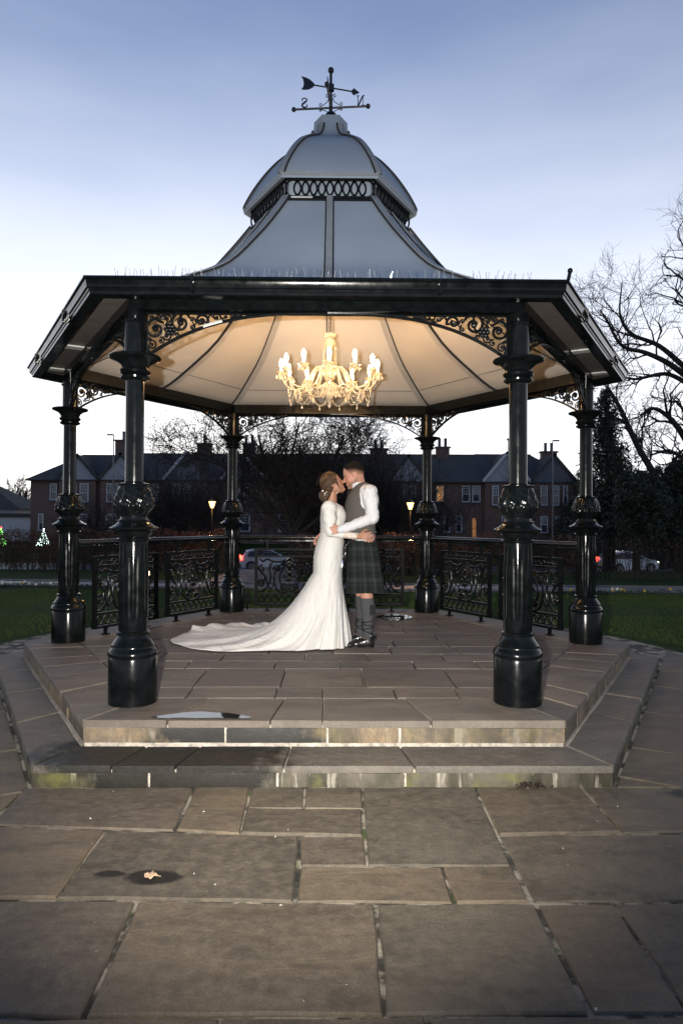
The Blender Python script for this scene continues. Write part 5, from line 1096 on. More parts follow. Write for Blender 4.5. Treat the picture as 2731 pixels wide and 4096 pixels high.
# ================================================================== path, road and drive behind the lawn
t = NT('asphalt'); w = t.obj(world=True); n1 = t.noise(w, 1.3, 4); n2 = t.noise(w, 90, 3)
t.col(t.mix(t.rng(n1, .3, .7, 0, 1), (.040, .040, .044), (.062, .060, .064))); t.rough(t.rng(n1, .3, .7, .35, .7)); t.bump(n2, .5, .01); ASPH = t.m
KERB = plain('kerb_stone', (.16, .15, .14), .8, var=.2, bump=.3)
def strip(line, w, name, mat, lift=.02, kerbs=False, th=.05):
    P = catmull([np.array(p, float) for p in line], 8)[:, :2]; T = np.gradient(P, axis=0); T /= np.linalg.norm(T, axis=1)[:, None]; N = np.c_[-T[:, 1], T[:, 0]]
    L_, R_ = P + N * w / 2, P - N * w / 2; z = np.array([gz(*p) for p in P]) + lift + .02
    m = MB(); m.shell(np.stack([np.c_[L_, z], np.c_[R_, z]], 1), (0, 0, -.12)); o = m.build(name, mat, smooth=None); tag(o, kind='structure')
    if kerbs:
        for E_, sg in ((L_, 1), (R_, -1)):
            m = MB(); A, B_ = E_ + N * .002 * sg, E_ + N * .11 * sg; m.shell(np.stack([np.c_[A, z + .035], np.c_[B_, z + .035]], 1), (0, 0, -.15)); m.build('kerb', KERB, o, smooth=None)
    return o
strip([(-40, 14.5), (-20, 12.6), (-8, 11.1), (0, 10.1), (8, 9.2), (20, 8.6), (40, 9)], 1.25, 'path', ASPH, kerbs=True)
strip([(-80, 46), (-40, 45), (0, 44), (40, 43), (80, 43)], 8.0, 'road', ASPH, .03)
strip([(-2.3, 10.9), (-2.4, 16), (-2.5, 22), (-2.6, 30), (-3.2, 36), (-4, 40.5)], 2.6, 'driveway', ASPH, .015)
# grass blades where the lawn is close enough to show them
rg = np.random.default_rng(2); n = 120000
gx = rg.uniform(-7.5, 8.5, n); gy = rg.uniform(.3, 10.4, n) ** 1.0; keep = (np.hypot(gx / 1.04, (gy - .25) * 1.075) > 4.32) & (gy < 10.0 - .1 * gx - .9) & (np.abs(gx) < (gy + 7) * .56 + .3); gx, gy = gx[keep], gy[keep]; n = len(gx)
zb = np.interp(gy, [5, 11], [-.03, -.24]) + np.where(gy > 4, .02 * np.sin(gx * .7 + gy * .31), 0); a = rg.uniform(0, 2 * PI, n); hgt = rg.uniform(.018, .045, n); wd = rg.uniform(.003, .006, n); lean = rg.normal(0, .018, (n, 2))
V = np.stack([np.c_[gx + wd * np.cos(a), gy + wd * np.sin(a), zb - .005], np.c_[gx - wd * np.cos(a), gy - wd * np.sin(a), zb - .005], np.c_[gx + lean[:, 0], gy + lean[:, 1], zb + hgt]], 1).reshape(-1, 3)
t = NT('grass_blade'); w = t.obj(world=True); n1 = t.noise(w, 1.1, 4); n3 = t.noise(w, 30, 2); c = t.mix(t.rng(n1, .3, .7, 0, 1), (.055, .105, .022), (.09, .135, .03)); t.col(t.mix(t.rng(n3, .4, .7, 0, .5), c, (.085, .085, .03))); t.set(Roughness=.8, Specular_IOR_Level=.08); GRASS = t.m
tag(fast_mesh('lawn_blades', V, np.arange(3 * n).reshape(-1, 3), GRASS), 'short mown green grass of the lawn behind the bandstand', 'grass', kind='stuff')

# ------------------------------------------------------------------ pansy beds along the path
SOIL = plain('bed_soil', (.02, .014, .01), .95, var=.3, bump=.8, bscale=20); PLEAF = plain('pansy_leaf', (.025, .05, .015), .6, var=.3)
PET = {'yellow': plain('petal_yellow', (.75, .50, .03), .5), 'white': plain('petal_white', (.75, .72, .66), .5), 'purple': plain('petal_purple', (.10, .03, .16), .5)}
def bed(x0, x1, yf, label, seed, cols):
    rs = random.Random(seed); root = empty('flower_bed', ((x0 + x1) / 2, yf((x0 + x1) / 2), gz(0, yf(x0)))); tag(root, label, 'flower bed', 'pansy beds along the path')
    m = MB(); xs_ = np.linspace(x0, x1, 14); top = [(x, yf(x) + .22 * math.sin(PI * i / 13) ** .5) for i, x in enumerate(xs_)]; bot = [(x, yf(x) - .22 * math.sin(PI * i / 13) ** .5) for i, x in enumerate(xs_)]
    G = np.array([[(b[0], b[1] + (a[1] - b[1]) * q, gz(*a) - .01 + .07 * math.sin(PI * q)) for a, b in zip(top, bot)] for q in np.linspace(0, 1, 5)]); m.grid(G); m.build('soil', SOIL, root)
    rg_ = np.random.default_rng(seed); k = int((x1 - x0) * 160); cx = rg_.uniform(x0 + .1, x1 - .1, k); cy = np.array([yf(x) for x in cx]) + rg_.uniform(-.18, .18, k); V, F = cards(rg_, np.c_[cx, cy, np.array([gz(0, y) for y in cy]) + rg_.uniform(.03, .11, k)], .035); tag(fast_mesh('pansy_leaves', V, F, PLEAF, root), kind='stuff')
    for i in range(int((x1 - x0) * 5)):
        x = rs.uniform(x0 + .1, x1 - .1); y = yf(x) + rs.uniform(-.17, .1); z = gz(x, y) + rs.uniform(.09, .15); m = MB(); q = rs.uniform(-.6, .6)
        for j in range(5):
            a = 2 * PI * j / 5 + q; c_ = np.array([x + .02 * math.cos(a), y - .006, z + .02 * math.sin(a)]); m.sphere(c_, .015, 6, 4, (1, .35, 1))
        m.build('pansy', PET[rs.choice(cols)], root)
py = lambda x: 10.1 - .125 * x - .95 - .12
bed(-8.6, -4.6, lambda x: py(x) + .1, 'pansy bed with small white and yellow flowers on the left lawn edge', 4, ['yellow', 'white', 'white', 'purple'])
bed(5.0, 9.2, lambda x: 8.3 - .05 * (x - 5), 'pansy bed with bright yellow flowers on the right lawn edge', 5, ['yellow', 'yellow', 'white', 'purple'])

# ------------------------------------------------------------------ beech hedges
t = NT('beech_leaf_brown'); w = t.obj(world=True); n1 = t.noise(w, 2.2, 3); n2 = t.noise(w, 30, 2); c = t.ramp(n2, [(.3, (.05, .022, .012)), (.5, (.12, .05, .025)), (.7, (.20, .085, .04))]); t.col(t.mix(t.rng(n1, .4, .7, 0, .5), c, (.06, .035, .022))); t.set(Roughness=.7); BEECH = t.m
TWIG = plain('hedge_twig', (.035, .026, .02), .85, var=.3); BARK = plain('bark_dark', (.028, .023, .019), .9, var=.35, scale=6, bump=.6, bscale=30); BARKL = plain('bark_mossy', (.05, .046, .032), .9, var=.35, scale=6, bump=.6, bscale=30)
def hedge(a, b, h, th, nl, label, seed, twigs=260, size=.042):
    rg_ = np.random.default_rng(seed); a = np.array(a, float); b = np.array(b, float); L_ = np.linalg.norm(b - a); d = (b - a) / L_; nn = np.array([-d[1], d[0]])
    root = empty('beech_hedge', ((a[0] + b[0]) / 2, (a[1] + b[1]) / 2, gz(0, (a[1] + b[1]) / 2))); tag(root, label, 'hedge', 'beech hedges between lawn and road')
    def surf(k):
        s = rg_.random(k) * L_; u = rg_.normal(0, .42, k).clip(-1, 1) * th / 2; q = rg_.random(k) ** .8; top = h * (1 + .05 * np.sin(s * 2.1) + .035 * np.sin(s * 5.7 + 1)); p = a + d * s[:, None] + nn * u[:, None]
        return np.c_[p, np.array([gz(0, y) for y in p[:, 1]]) + .06 + q * top + .03 * rg_.normal(size=k)]
    V, F = cards(rg_, surf(nl), size, aspect=.8); tag(fast_mesh('leaf_mass', V, F, BEECH, root), kind='stuff')
    p0 = surf(twigs); p0[:, 2] = np.array([gz(0, y) for y in p0[:, 1]]) - .05; ln = rg_.uniform(.8, 1.05, twigs) * h; tip = p0 + np.c_[rg_.normal(0, .14, (twigs, 2)), ln]; mid_ = (p0 + tip) / 2 + np.c_[rg_.normal(0, .05, (twigs, 2)), np.zeros(twigs)]
    V, F = tubes(np.stack([p0, mid_, tip], 1), np.tile([.014, .008, .003], (twigs, 1)), 4); V2, F2 = None, None
    p1 = surf(twigs * 5); V2, F2 = tubes(np.stack([p1, p1 + rg_.normal(0, .07, p1.shape) + [0, 0, .06], p1 + rg_.normal(0, .16, p1.shape) + [0, 0, .12]], 1), np.tile([.005, .004, .002], (len(p1), 1)), 3)
    tag(fast_mesh('stem_mass', np.vstack([V, V2]), np.vstack([F, F2 + len(V)]), TWIG, root), kind='stuff')
hedge((-16, 21.2), (-3.75, 18.2), 1.45, .8, 17000, 'brown beech hedge left of the drive, lit orange by the lamp', 1, 340)
hedge((-1.2, 17.5), (8.0, 14.9), 1.30, .8, 12000, 'brown beech hedge behind the couple and the right railing', 2, 260)
hedge((8.2, 14.8), (16, 12.8), 1.2, .7, 1100, 'thin bare beech hedge at the right in front of the silver car', 3, 200)

# ------------------------------------------------------------------ bare trees
def grow(rg_, start, dirv, length, rad, depth, out, spread=.6, up=.12, kids=(3, 5), wig=.16, droop=0.0, minr=.004):
    K = 5; P = [np.array(start, float)]; d = np.array(dirv, float); d /= np.linalg.norm(d)
    for i in range(K - 1):
        d = d + rg_.normal(0, wig, 3) + np.array([0, 0, up - droop * (depth <= 1)]); d /= np.linalg.norm(d); P.append(P[-1] + d * length / (K - 1))
    P = np.array(P); r1 = rad * (.62 if depth > 0 else .4); out.append((P, np.linspace(rad, max(r1, minr * .6), K)))
    if depth <= 0: return
    for i in range(rg_.integers(kids[0], kids[1] + 1)):
        q = rg_.uniform(.3, 1.0) if i else 1.0; j = q * (K - 1); k = min(int(j), K - 2); p = P[k] + (P[k + 1] - P[k]) * (j - k); tdir = P[k + 1] - P[k]; tdir /= np.linalg.norm(tdir)
        v = rg_.normal(size=3); v -= tdir * (v @ tdir); v /= np.linalg.norm(v); nd = tdir * (1 - .45 * spread) + v * spread * rg_.uniform(.7, 1.25)
        grow(rg_, p, nd, length * rg_.uniform(.58, .82), max(minr, r1 * rg_.uniform(.62, .9) if i else r1), depth - 1, out, spread, up, kids, wig, droop, minr)
def tree(base, limbs, label, name, seed, bark, depth=4, cap=2.4, minr=.006, cat='tree', group='bare trees round the park', leaf=None, **kw):
    rg_ = np.random.default_rng(seed); out = []; root = empty(name, base); tag(root, label, cat, group)
    main = []
    for pts, r0, r1, n_side in limbs:
        P = catmull([np.array(p, float) + np.array(base) for p in pts], 6); rr = np.linspace(r0, r1, len(P)); main.append((P, rr)); T = np.gradient(P, axis=0)
        for i in range(n_side):
            q = rg_.uniform(.3, 1.0) if i else .999; k = min(int(q * (len(P) - 1)), len(P) - 2); td = T[k] / np.linalg.norm(T[k]); v = rg_.normal(size=3); v -= td * (v @ td); v /= np.linalg.norm(v); tot = np.linalg.norm(P[-1] - P[0])
            grow(rg_, P[k], td * .6 + v * .75, min(cap, max(.6, tot * rg_.uniform(.28, .5))) * rg_.uniform(.7, 1.1), max(minr * 2, rr[k] * rg_.uniform(.35, .6)), depth - 1, out, minr=minr, **kw)
    m = MB()
    for P, rr in main: m.tube(P, rr, 10)
    m.build('trunk', bark, root, smooth=80)
    big = [(P, r) for P, r in out if r[0] > .02]; small = [(P, r) for P, r in out if r[0] <= .02]; V, F = [], []; o = 0
    for lst, sg in ((big, 5), (small, 3)):
        if not lst: continue
        a, b = tubes(np.array([p for p, _ in lst]), np.array([r for _, r in lst]), sg); V.append(a); F.append(b + o); o += len(a)
    cr = fast_mesh('crown', np.vstack(V), np.vstack(F), bark, root)
    if leaf:
        ends = np.array([p[-1] for p, r in small] + [p[2] for p, r in small]); ends = ends[rg_.random(len(ends)) < leaf[1]]; V, F = cards(rg_, ends + rg_.normal(0, .06, ends.shape), leaf[2]); tag(fast_mesh('dry_leaves', V, F, leaf[0], cr), kind='stuff')
    return len(out)
CATK = plain('seed_head', (.05, .042, .034), .8, var=.4)
# spreading tree behind the couple
tree((-1.9, 23.5, gz(0, 23.5) - .1), [([(0, 0, 0), (.1, 0, 1.2), (-.1, .1, 2.4), (-.5, 0, 3.6), (-1.1, .1, 4.8), (-1.4, .1, 6.2)], .20, .05, 20), ([(0, 0, 1.4), (.5, .2, 2.4), (1.1, .1, 3.6), (1.8, .2, 4.8), (2.4, .1, 6.2)], .14, .04, 18), ([(-.1, 0, 1.8), (-1.0, -.2, 2.8), (-2.2, -.1, 4.0), (-3.2, 0, 5.0), (-3.9, 0, 5.4)], .12, .03, 18), ([(.2, 0, 1.6), (1.2, -.3, 2.4), (2.4, -.2, 3.6), (3.3, -.2, 4.9)], .11, .03, 16), ([(-.1, .1, 2.2), (.2, .3, 3.6), (.1, .2, 5.2), (.4, .2, 6.8)], .10, .03, 16)],
     'wide bare tree with dry seed heads behind the couple', 'bare_tree', 21, BARK, depth=4, cap=1.5, minr=.012, droop=.10, kids=(3, 5), leaf=(CATK, .5, .06), spread=.75)
# tall bare tree at the right edge: heavy limbs reach left
tree((18.8, 28.0, gz(0, 28) - .1), [([(0, 0, 0), (-.1, 0, 4), (-.25, 0, 8), (-.3, 0, 10.4), (.0, 0, 12.4), (-.5, .1, 15.2), (-.2, 0, 17.2)], .52, .05, 18), ([(-.3, 0, 10.2), (-1.6, -.2, 11.0), (-2.8, -.3, 11.5), (-4.0, -.2, 11.9), (-4.7, -.1, 13.2), (-5.1, -.2, 13.7)], .17, .025, 10), ([(-.35, 0, 10.6), (-1.8, .3, 12.0), (-3.3, .2, 12.6), (-3.9, .2, 13.6), (-3.8, .2, 15.3)], .15, .025, 13), ([(-.2, 0, 11.6), (.6, .2, 10), (1.6, .2, 14.5), (2.0, .3, 11)], .22, .04, 11), ([(-.1, 0, 10.0), (1.4, -.3, 11.2), (3.0, -.4, 12.6)], .24, .04, 10), ([(-.3, 0, 9.9), (-1.8, -.4, 10.4), (-3.4, -.5, 10.1), (-4.2, -.5, 10.3)], .14, .03, 10), ([(-.1, 0, 6.2), (-1.0, -.5, 7.3), (-1.8, -.6, 8.2), (-2.6, -.6, 8.6), (-3.2, -.6, 8.2)], .19, .05, 11), ([(0, 0, 5.0), (-.8, -.6, 5.9), (-1.9, -.9, 6.4), (-2.8, -.9, 6.2)], .17, .04, 10)],
     'tall bare winter tree at the right edge with limbs reaching left', 'bare_tree', 8, BARK, depth=4, cap=1.5, minr=.0075, kids=(3, 4), up=.05, spread=.75)
# leaning trunk among the evergreens
tree((16.6, 25.5, gz(0, 25) - .1), [([(0, 0, 0), (-.4, 0, 2.0), (-.9, 0, 4.2), (-2.0, 0, 6.2), (-2.9, -.1, 8.0), (-3.5, -.1, 9.0)], .24, .07, 12), ([(-1.0, 0, 4.3), (-.2, -.1, 5.6), (.6, 0, 6.4)], .12, .03, 6)], 'leaning bare tree trunk rising left out of the evergreens', 'leaning_tree', 31, BARK, depth=3, cap=1.2, minr=.007, droop=.12)
for i, (x, y, h, lb) in enumerate([(8.9, 49.5, 4.6, 'slim bare sapling before the white gable of the terrace'), (17.0, 52, 5.5, 'slim bare sapling in front of the grey gable at the right end of the terrace'), (4.4, 47, 4.2, 'small bare garden tree beside the lit window'), (-13.6, 50, 4.8, 'small bare garden tree in front of the left houses')]):
    tree((x, y, gz(x, y) - .05), [([(0, 0, 0), (.05, 0, h * .35), (-.1, .05, h * .7), (.05, 0, h)], .06, .015, 12), ([(0, 0, h * .3), (.5, .1, h * .55), (.9, 0, h * .85)], .04, .012, 7), ([(0, 0, h * .25), (-.6, .1, h * .5), (-1.0, 0, h * .8)], .04, .012, 7)], lb, 'garden_tree', 40 + i, BARKL, depth=3, minr=.008, group='garden trees in front of the terrace')
# twiggy thicket that darkens the view behind the couple
def thicket(cx, cy, rx, ry, h, n, label, seed):
    rg_ = np.random.default_rng(seed); out = []; z0 = gz(cx, cy); root = empty('bare_shrub', (cx, cy, z0)); tag(root, label, 'shrub', 'bare shrubs behind the hedge')
    for i in range(n):
        a = rg_.uniform(0, 2 * PI); q = math.sqrt(rg_.random()); p = (cx + rx * q * math.cos(a), cy + ry * q * math.sin(a), z0 - .05); grow(rg_, p, (rg_.normal(0, .25), rg_.normal(0, .25), 1), h * rg_.uniform(.5, .75), rg_.uniform(.02, .035), 3, out, .6, .1, (3, 4), .2, 0, .010)
    V, F = tubes(np.array([p for p, _ in out]), np.array([r for _, r in out]), 3); st = fast_mesh('stems', V, F, BARK, root); ends = np.array([p[-1] for p, r in out]); V, F = cards(rg_, ends + rg_.normal(0, .1, ends.shape), .05); tag(fast_mesh('dry_leaves', V, F, CATK, root), kind='stuff')
thicket(-8.0, 30.5, 2.2, 1.2, 4.2, 60, 'dark bare shrub left of the drive under the lantern', 61); thicket(.4, 27.5, 2.6, 1.2, 4.6, 80, 'tall dark bare shrub straight behind the couple', 62); thicket(4.0, 30.5, 2.0, 1.2, 3.8, 40, 'dark bare shrub right of the couple behind the hedge', 63); thicket(-12.2, 31.5, 1.8, 1.2, 3.0, 20, 'low dark bare shrub behind the left hedge', 64)

# ------------------------------------------------------------------ evergreens at the right
t = NT('evergreen_needles'); w = t.obj(world=True); n2 = t.noise(w, 6, 3); t.col(t.mix(t.rng(n2, .3, .7, 0, 1), (.010, .016, .010), (.026, .036, .02))); t.set(Roughness=.6); EVER = t.m
def conifer(x, y, h, rb, label, seed, n=15000, lift_=1.7, power=.8):
    rg_ = np.random.default_rng(seed); z0 = gz(x, y); root = empty('conifer', (x, y, z0)); tag(root, label, 'conifer', 'dark evergreens at the right')
    m = MB(); m.tube([(x, y, z0 - .1), (x + .05, y, z0 + h * .5), (x, y, z0 + h * .98)], [.2, .12, .02], 8); m.build('trunk', BARK, root)
    nb = int(h * 13); P, C = [], []
    for i in range(nb):
        q = (i + rg_.random()) / nb; zz_ = lift_ + (h - lift_) * (.02 + .97 * q); L_ = rb * (1 - q) ** power * rg_.uniform(.55, 1.15) + .12; a = rg_.uniform(0, 2 * PI); d = np.array([math.cos(a), math.sin(a), 0]); p0 = np.array([x, y, z0 + zz_]); p1 = p0 + d * L_ * .5 + [0, 0, .06 * L_]; p2 = p0 + d * L_ + [0, 0, -.22 * L_]; P.append([p0, p1, p2])
        k = int(1.8 * n / nb * (.35 + L_ / rb)); u = rg_.random(k) ** .6; c_ = np.where(u[:, None] < .5, p0 + (p1 - p0) * (u * 2)[:, None], p1 + (p2 - p1) * (u * 2 - 1)[:, None]); C.append(c_ + rg_.normal(0, 1, (k, 3)) * np.array([.13, .13, .17]) * (.4 + u)[:, None] - [0, 0, .06])
    V, F = tubes(np.array(P), np.tile([.03, .018, .006], (nb, 1)), 4); fast_mesh('branch_set', V, F, BARK, root); V, F = cards(rg_, np.vstack(C), .12, aspect=.5); tag(fast_mesh('crown', V, F, EVER, root), kind='stuff')
conifer(12.7, 24.5, 8.6, 2.1, 'slender dark conifer beside the right rear column', 71, 5200); conifer(14.2, 27.5, 8.0, 1.9, 'second dark conifer standing behind the leaning trunk', 72, 5000); conifer(15.9, 24.0, 5.0, 2.3, 'broad dark evergreen at the right edge below the bare tree', 73, 22000, power=.5); conifer(13.2, 22.5, 4.2, 2.3, 'low bushy evergreen in front of the dark conifers', 74, 16000, power=.4); conifer(17.6, 22.8, 4.8, 2.4, 'low bushy evergreen cut by the right edge of the picture', 75, 14000, power=.4)
for i, (x, y, h) in enumerate([(23.5, 56, 7.5), (28.0, 52, 8.0), (33.0, 54, 8.5), (38.5, 52, 8.0), (19.6, 47.5, 3.0), (25.5, 47.0, 3.4), (30.5, 47.2, 3.2)]):
    conifer(x, y, h, 3.4 if h > 5 else 3.0, ['dark conifer beyond the right end of the terrace', 'tall dark conifer across the road behind the silver car', 'second tall dark conifer across the road at the right', 'dark conifer across the road cut by the right edge', 'low dark evergreen bush straight behind the silver car', 'wide low evergreen bush right of the silver car', 'low evergreen bush at the right edge across the road'][i], 170 + i, 9000, lift_=.1, power=.45)
conifer(20.2, 27.5, 6.2, 2.8, 'tall evergreen mostly out of the picture at the far right', 76, 4000, power=.6)

# ================================================================== terrace of houses
BRICK = None
t = NT('red_brick'); v = t.obj(); bt = t.n('ShaderNodeTexBrick'); bt.inputs['Scale'].default_value = 4.4; bt.inputs['Color1'].default_value = (.19, .115, .090, 1); bt.inputs['Color2'].default_value = (.15, .090, .072, 1); bt.inputs['Mortar'].default_value = (.09, .07, .06, 1); bt.inputs['Mortar Size'].default_value = .012
mp_ = t.n('ShaderNodeMapping'); mp_.inputs['Rotation'].default_value = (R(90), 0, 0); t.l(v, mp_.inputs[0]); t.l(mp_.outputs[0], bt.inputs[0]); n1 = t.noise(v, .6, 4); t.col(t.mix(t.rng(n1, .35, .7, 0, .5), bt.outputs[0], (.09, .06, .05))); t.set(Roughness=.9); BRICK = t.m
t = NT('roof_tile_dark'); v = t.obj(); wv_ = t.n('ShaderNodeTexWave', wave_type='BANDS', bands_direction='Z'); wv_.inputs['Scale'].default_value = 2.3; wv_.inputs['Distortion'].default_value = .3; t.l(v, wv_.inputs[0]); n1 = t.noise(v, 7, 3)
c = t.mix(t.rng(n1, .3, .7, 0, 1), (.085, .082, .078), (.13, .125, .12)); t.col(t.mix(t.rng(wv_.outputs[0], .0, .25, .5, 0), c, (.015, .015, .018))); t.set(Roughness=.95, Specular_IOR_Level=.08); t.bump(wv_.outputs[0], .5, .03); TILE = t.m
WHITEP = plain('white_paint', (.50, .50, .52), .5, var=.05); RENDERW = plain('gable_render', (.33, .33, .36), .8, var=.08); GREYR = plain('gable_grey', (.11, .115, .13), .8, var=.1); DARKW = plain('dark_board', (.02, .02, .022), .5)
t = NT('window_pane'); t.set(Base_Color=(.03, .035, .045, 1), Roughness=.05, Metallic=0.0); t.b.inputs['Specular IOR Level'].default_value = .8; PANE = t.m; LITP = glow('lit_window', (1.0, .50, .16), .3); DOORL = glow('lit_doorway', (1.0, .42, .12), .09); CURT = plain('curtain', (.5, .48, .46), .8, var=.2, scale=3)
HY = 58.0; HG = -.95
def hX(px): return (px - 784) * .04145 + .85
def window(parent, x0, x1, z0, z1, y, lit=False, bars=(2, 3)):
    w, h = x1 - x0, z1 - z0; cx, cz = (x0 + x1) / 2, (z0 + z1) / 2; m = MB()
    for sx in (-1, 1): m.box((cx + sx * (w / 2 - .045), y - .03, cz), (.09, .10, h))
    for sz, th in ((-1, .09), (1, .09), (0, .06)): m.box((cx, y - .031, cz + sz * (h / 2 - .045)), (w - .184, .098, th))
    f = m.build('window', WHITEP, parent, smooth=None); m = MB(); m.box((cx, y + .012, cz), (w - .1, .02, h - .1)); m.build('pane', LITP if lit else PANE, f, smooth=None)
    m = MB()
    for i in range(1, bars[0] + 1): m.box((x0 + w * i / (bars[0] + 1), y - .005, cz + h * .25), (.028, .03, h * .5 - .12))
    for i in range(1, bars[1]): m.box((cx, y - .0055, cz + h / 2 * i / bars[1]), (w - .19, .028, .028))
    m.build('glazing_bar', WHITEP, f, smooth=None); m = MB(); m.box((cx, y - .06, z0 - .06), (w + .2, .22, .1)); m.build('sill', GREYR, f, smooth=None)
    if not lit: m = MB(); m.box((cx, y + .035, cz + h * .22), (w - .12, .01, h * .5)); m.build('blind', CURT, f, smooth=None)
def house(p0, p1, label, gables, wins, chims, hipL=False, hipR=False, ridge=7.9, eave=5.15, doors=()):
    x0, x1 = hX(p0) + .004, hX(p1) - .004; root = empty('terraced_house', ((x0 + x1) / 2, HY + 4, HG)); tag(root, label, 'house', 'houses of the terrace across the road')
    m = MB(); m.box(((x0 + x1) / 2, HY + 4.2, (eave + HG) / 2), (x1 - x0, 8.0, eave - HG)); m.build('wall', BRICK, root, smooth=None)
    y0, y1, yr = HY - .25, HY + 8.6, HY + 4.2; ra, rb = x0 + (3.4 if hipL else 0), x1 - (3.4 if hipR else 0); e0, e1 = x0 - (.3 if hipL else 0), x1 + (.3 if hipR else 0); ze = eave - .05
    m = MB(); v = [(e0, y0, ze), (e1, y0, ze), (e1, y1, ze), (e0, y1, ze), (ra, yr, ridge), (rb, yr, ridge)]; v += [(a, b, c - .12) for a, b, c in v]
    m.add(v, [(0, 1, 5, 4), (2, 3, 4, 5), (1, 2, 5), (3, 0, 4), (0, 3, 9, 6)[::-1], (6, 7, 1, 0), (8, 7, 6, 9), (7, 8, 2, 1), (8, 9, 3, 2)]); rf = m.build('roof', TILE, root, smooth=None)
    m = MB(); m.box(((e0 + e1) / 2, y0 - .05, ze - .06), (e1 - e0 - .01, .12, .12)); m.build('gutter', DARKW, rf, smooth=None); m = MB(); m.tube([(ra, yr, ridge + .02), (rb, yr, ridge + .02)], .09, 6); m.build('ridge', TILE, rf)
    for gx_, hw, pk, mat, bb in gables:
        c_ = hX(gx_); pz = pk; m = MB(); yf, yb = HY - .45, HY + 3.9
        v = [(c_ - hw - .25, yf, ze - .02), (c_ + hw + .25, yf, ze - .02), (c_, yf, pz), (c_ - hw - .25, yb, ze - .02), (c_ + hw + .25, yb, ze - .02), (c_, yb, pz)]; n_ = len(v); v += [(a, b, c - .14) for a, b, c in v]
        m.add(v, [(2, 0, 3, 5), (1, 2, 5, 4), (8, 11, 9, 6), (7, 10, 11, 8), (0, 2, 8, 6), (2, 1, 7, 8), (0, 6, 9, 3), (1, 4, 10, 7)]); g = m.build('gable_roof', TILE, root, smooth=None)
        m = MB(); m.extrude([(-hw, 0), (hw, 0), (0, pz - ze - .2)], (c_, HY - .30, ze), (1, 0, 0), (0, 0, 1), (0, 1, 0), 0, .1); m.build('gable_face', mat, root, smooth=None)
        for sg in (-1, 1):
            if bb == 'L' and sg > 0: continue
            m = MB(); L_ = math.hypot(hw + .25, pz - ze); a = math.atan2(pz - ze, hw + .25); m.extrude([(0, 0), (L_, 0), (L_, -.26), (0, -.26)], (c_ + sg * (hw + .27), HY - .50, ze + .10), (-sg * math.cos(a), 0, math.sin(a)), (sg * math.sin(a) * 1, 0, math.cos(a)), (0, 1, 0), 0, .06); m.build('bargeboard', WHITEP if bb else DARKW, g, smooth=None)
        m = MB(); m.box((c_, HY - .12, (eave + HG) / 2 - .1), (hw * 2 - .1, .5, eave - HG - .25)); m.build('bay_wall', BRICK, root, smooth=None)
    for (a, b, z0, z1, *o) in wins: window(root, hX(a), hX(b), z0, z1, HY + .15 if not o or o[0] != 'bay' else HY - .41, lit='lit' in o)
    for (a, b) in doors:
        m = MB(); m.box(((hX(a) + hX(b)) / 2, HY + .16, .55), (hX(b) - hX(a), .12, 2.1)); d = m.build('door', DOORL, root, smooth=None); m = MB(); m.sphere((hX(b) - .06, HY + .08, .5), .04, 6, 4); m.build('door_handle', SILVER, d)
    for cx, w, z1, n_ in chims:
        c_ = hX(cx); m = MB(); m.box((c_, yr - .2, (ridge + z1) / 2 - .6), (w, .8, z1 - ridge + 1.2)); m.box((c_, yr - .2, z1 + .06), (w + .25, 1.05, .14)); ch_ = m.build('chimney', BRICK, root, smooth=None)
        for i in range(n_): m = MB(); m.lathe([(.16, 0), (.15, .75), (.18, .78), (.18, .86), (.12, .87)], 10, (c_ + (i - (n_ - 1) / 2) * .62, yr - .2, z1 + .13)); m.build('chimney_pot', GREYR, ch_)
U0, U1, L0, L1 = 3.05, 4.72, .25, 1.85
house(72, 300, 'end house with two white gables and hipped roof at the left', [(184, 1.75, 7.45, RENDERW, None), (281, 1.9, 7.6, RENDERW, None)], [(117, 133, U0 + .1, U1), (171, 183, U0, U1, 'bay'), (190, 210, U0 - .1, U1, 'bay'), (250, 277, U0 - .1, U1, 'bay'), (91, 103, L0, L1), (190, 209, L0, L1, 'bay'), (250, 274, L0, L1, 'bay')], [(256, 1.5, 9.2, 1)], hipL=True, ridge=7.75)
house(300, 480, 'dark terraced house with one gable behind the front left column', [(430, 2.0, 7.85, GREYR, 'L')], [(329, 341, U0, U1), (347, 365, U0 + .1, U1), (400, 417, U0, U1, 'bay'), (425, 440, U0, U1, 'bay'), (340, 365, L0, L1), (405, 440, L0, L1, 'bay')], [(452, 1.4, 8.9, 1)], ridge=7.95)
house(480, 700, 'terraced house half hidden by the bare tree left of the couple', [(560, 2.0, 7.6, GREYR, 'both')], [(535, 552, U0, U1, 'bay'), (560, 578, U0, U1, 'bay'), (640, 660, U0, U1), (540, 576, L0, L1, 'bay'), (640, 660, L0, L1)], [(560, 1.2, 8.9, 2)], ridge=7.95)
house(700, 905, 'terraced house hidden behind the couple and the tree', [(790, 2.0, 7.6, GREYR, None)], [(725, 745, U0, U1), (775, 790, U0, U1, 'bay'), (797, 812, U0, U1, 'bay'), (850, 868, U0, U1), (850, 868, L0, L1)], [(875, 1.7, 8.5, 2)], ridge=8.0)
house(905, 1110, 'terraced house with a lit upper window right of the couple', [(937, 1.75, 7.6, RENDERW, None)], [(925, 936, U0, U1, 'bay'), (940, 954, U0, U1, 'bay'), (1002, 1020, U0 + .1, U1, 'lit'), (1061, 1080, U0 + .1, U1), (1085, 1104, U0 + .1, U1), (1020, 1034, L0, L1), (1047, 1062, L0, L1)], [(1031, 1.3, 8.7, 2)], ridge=8.0, doors=[(1086, 1094)])
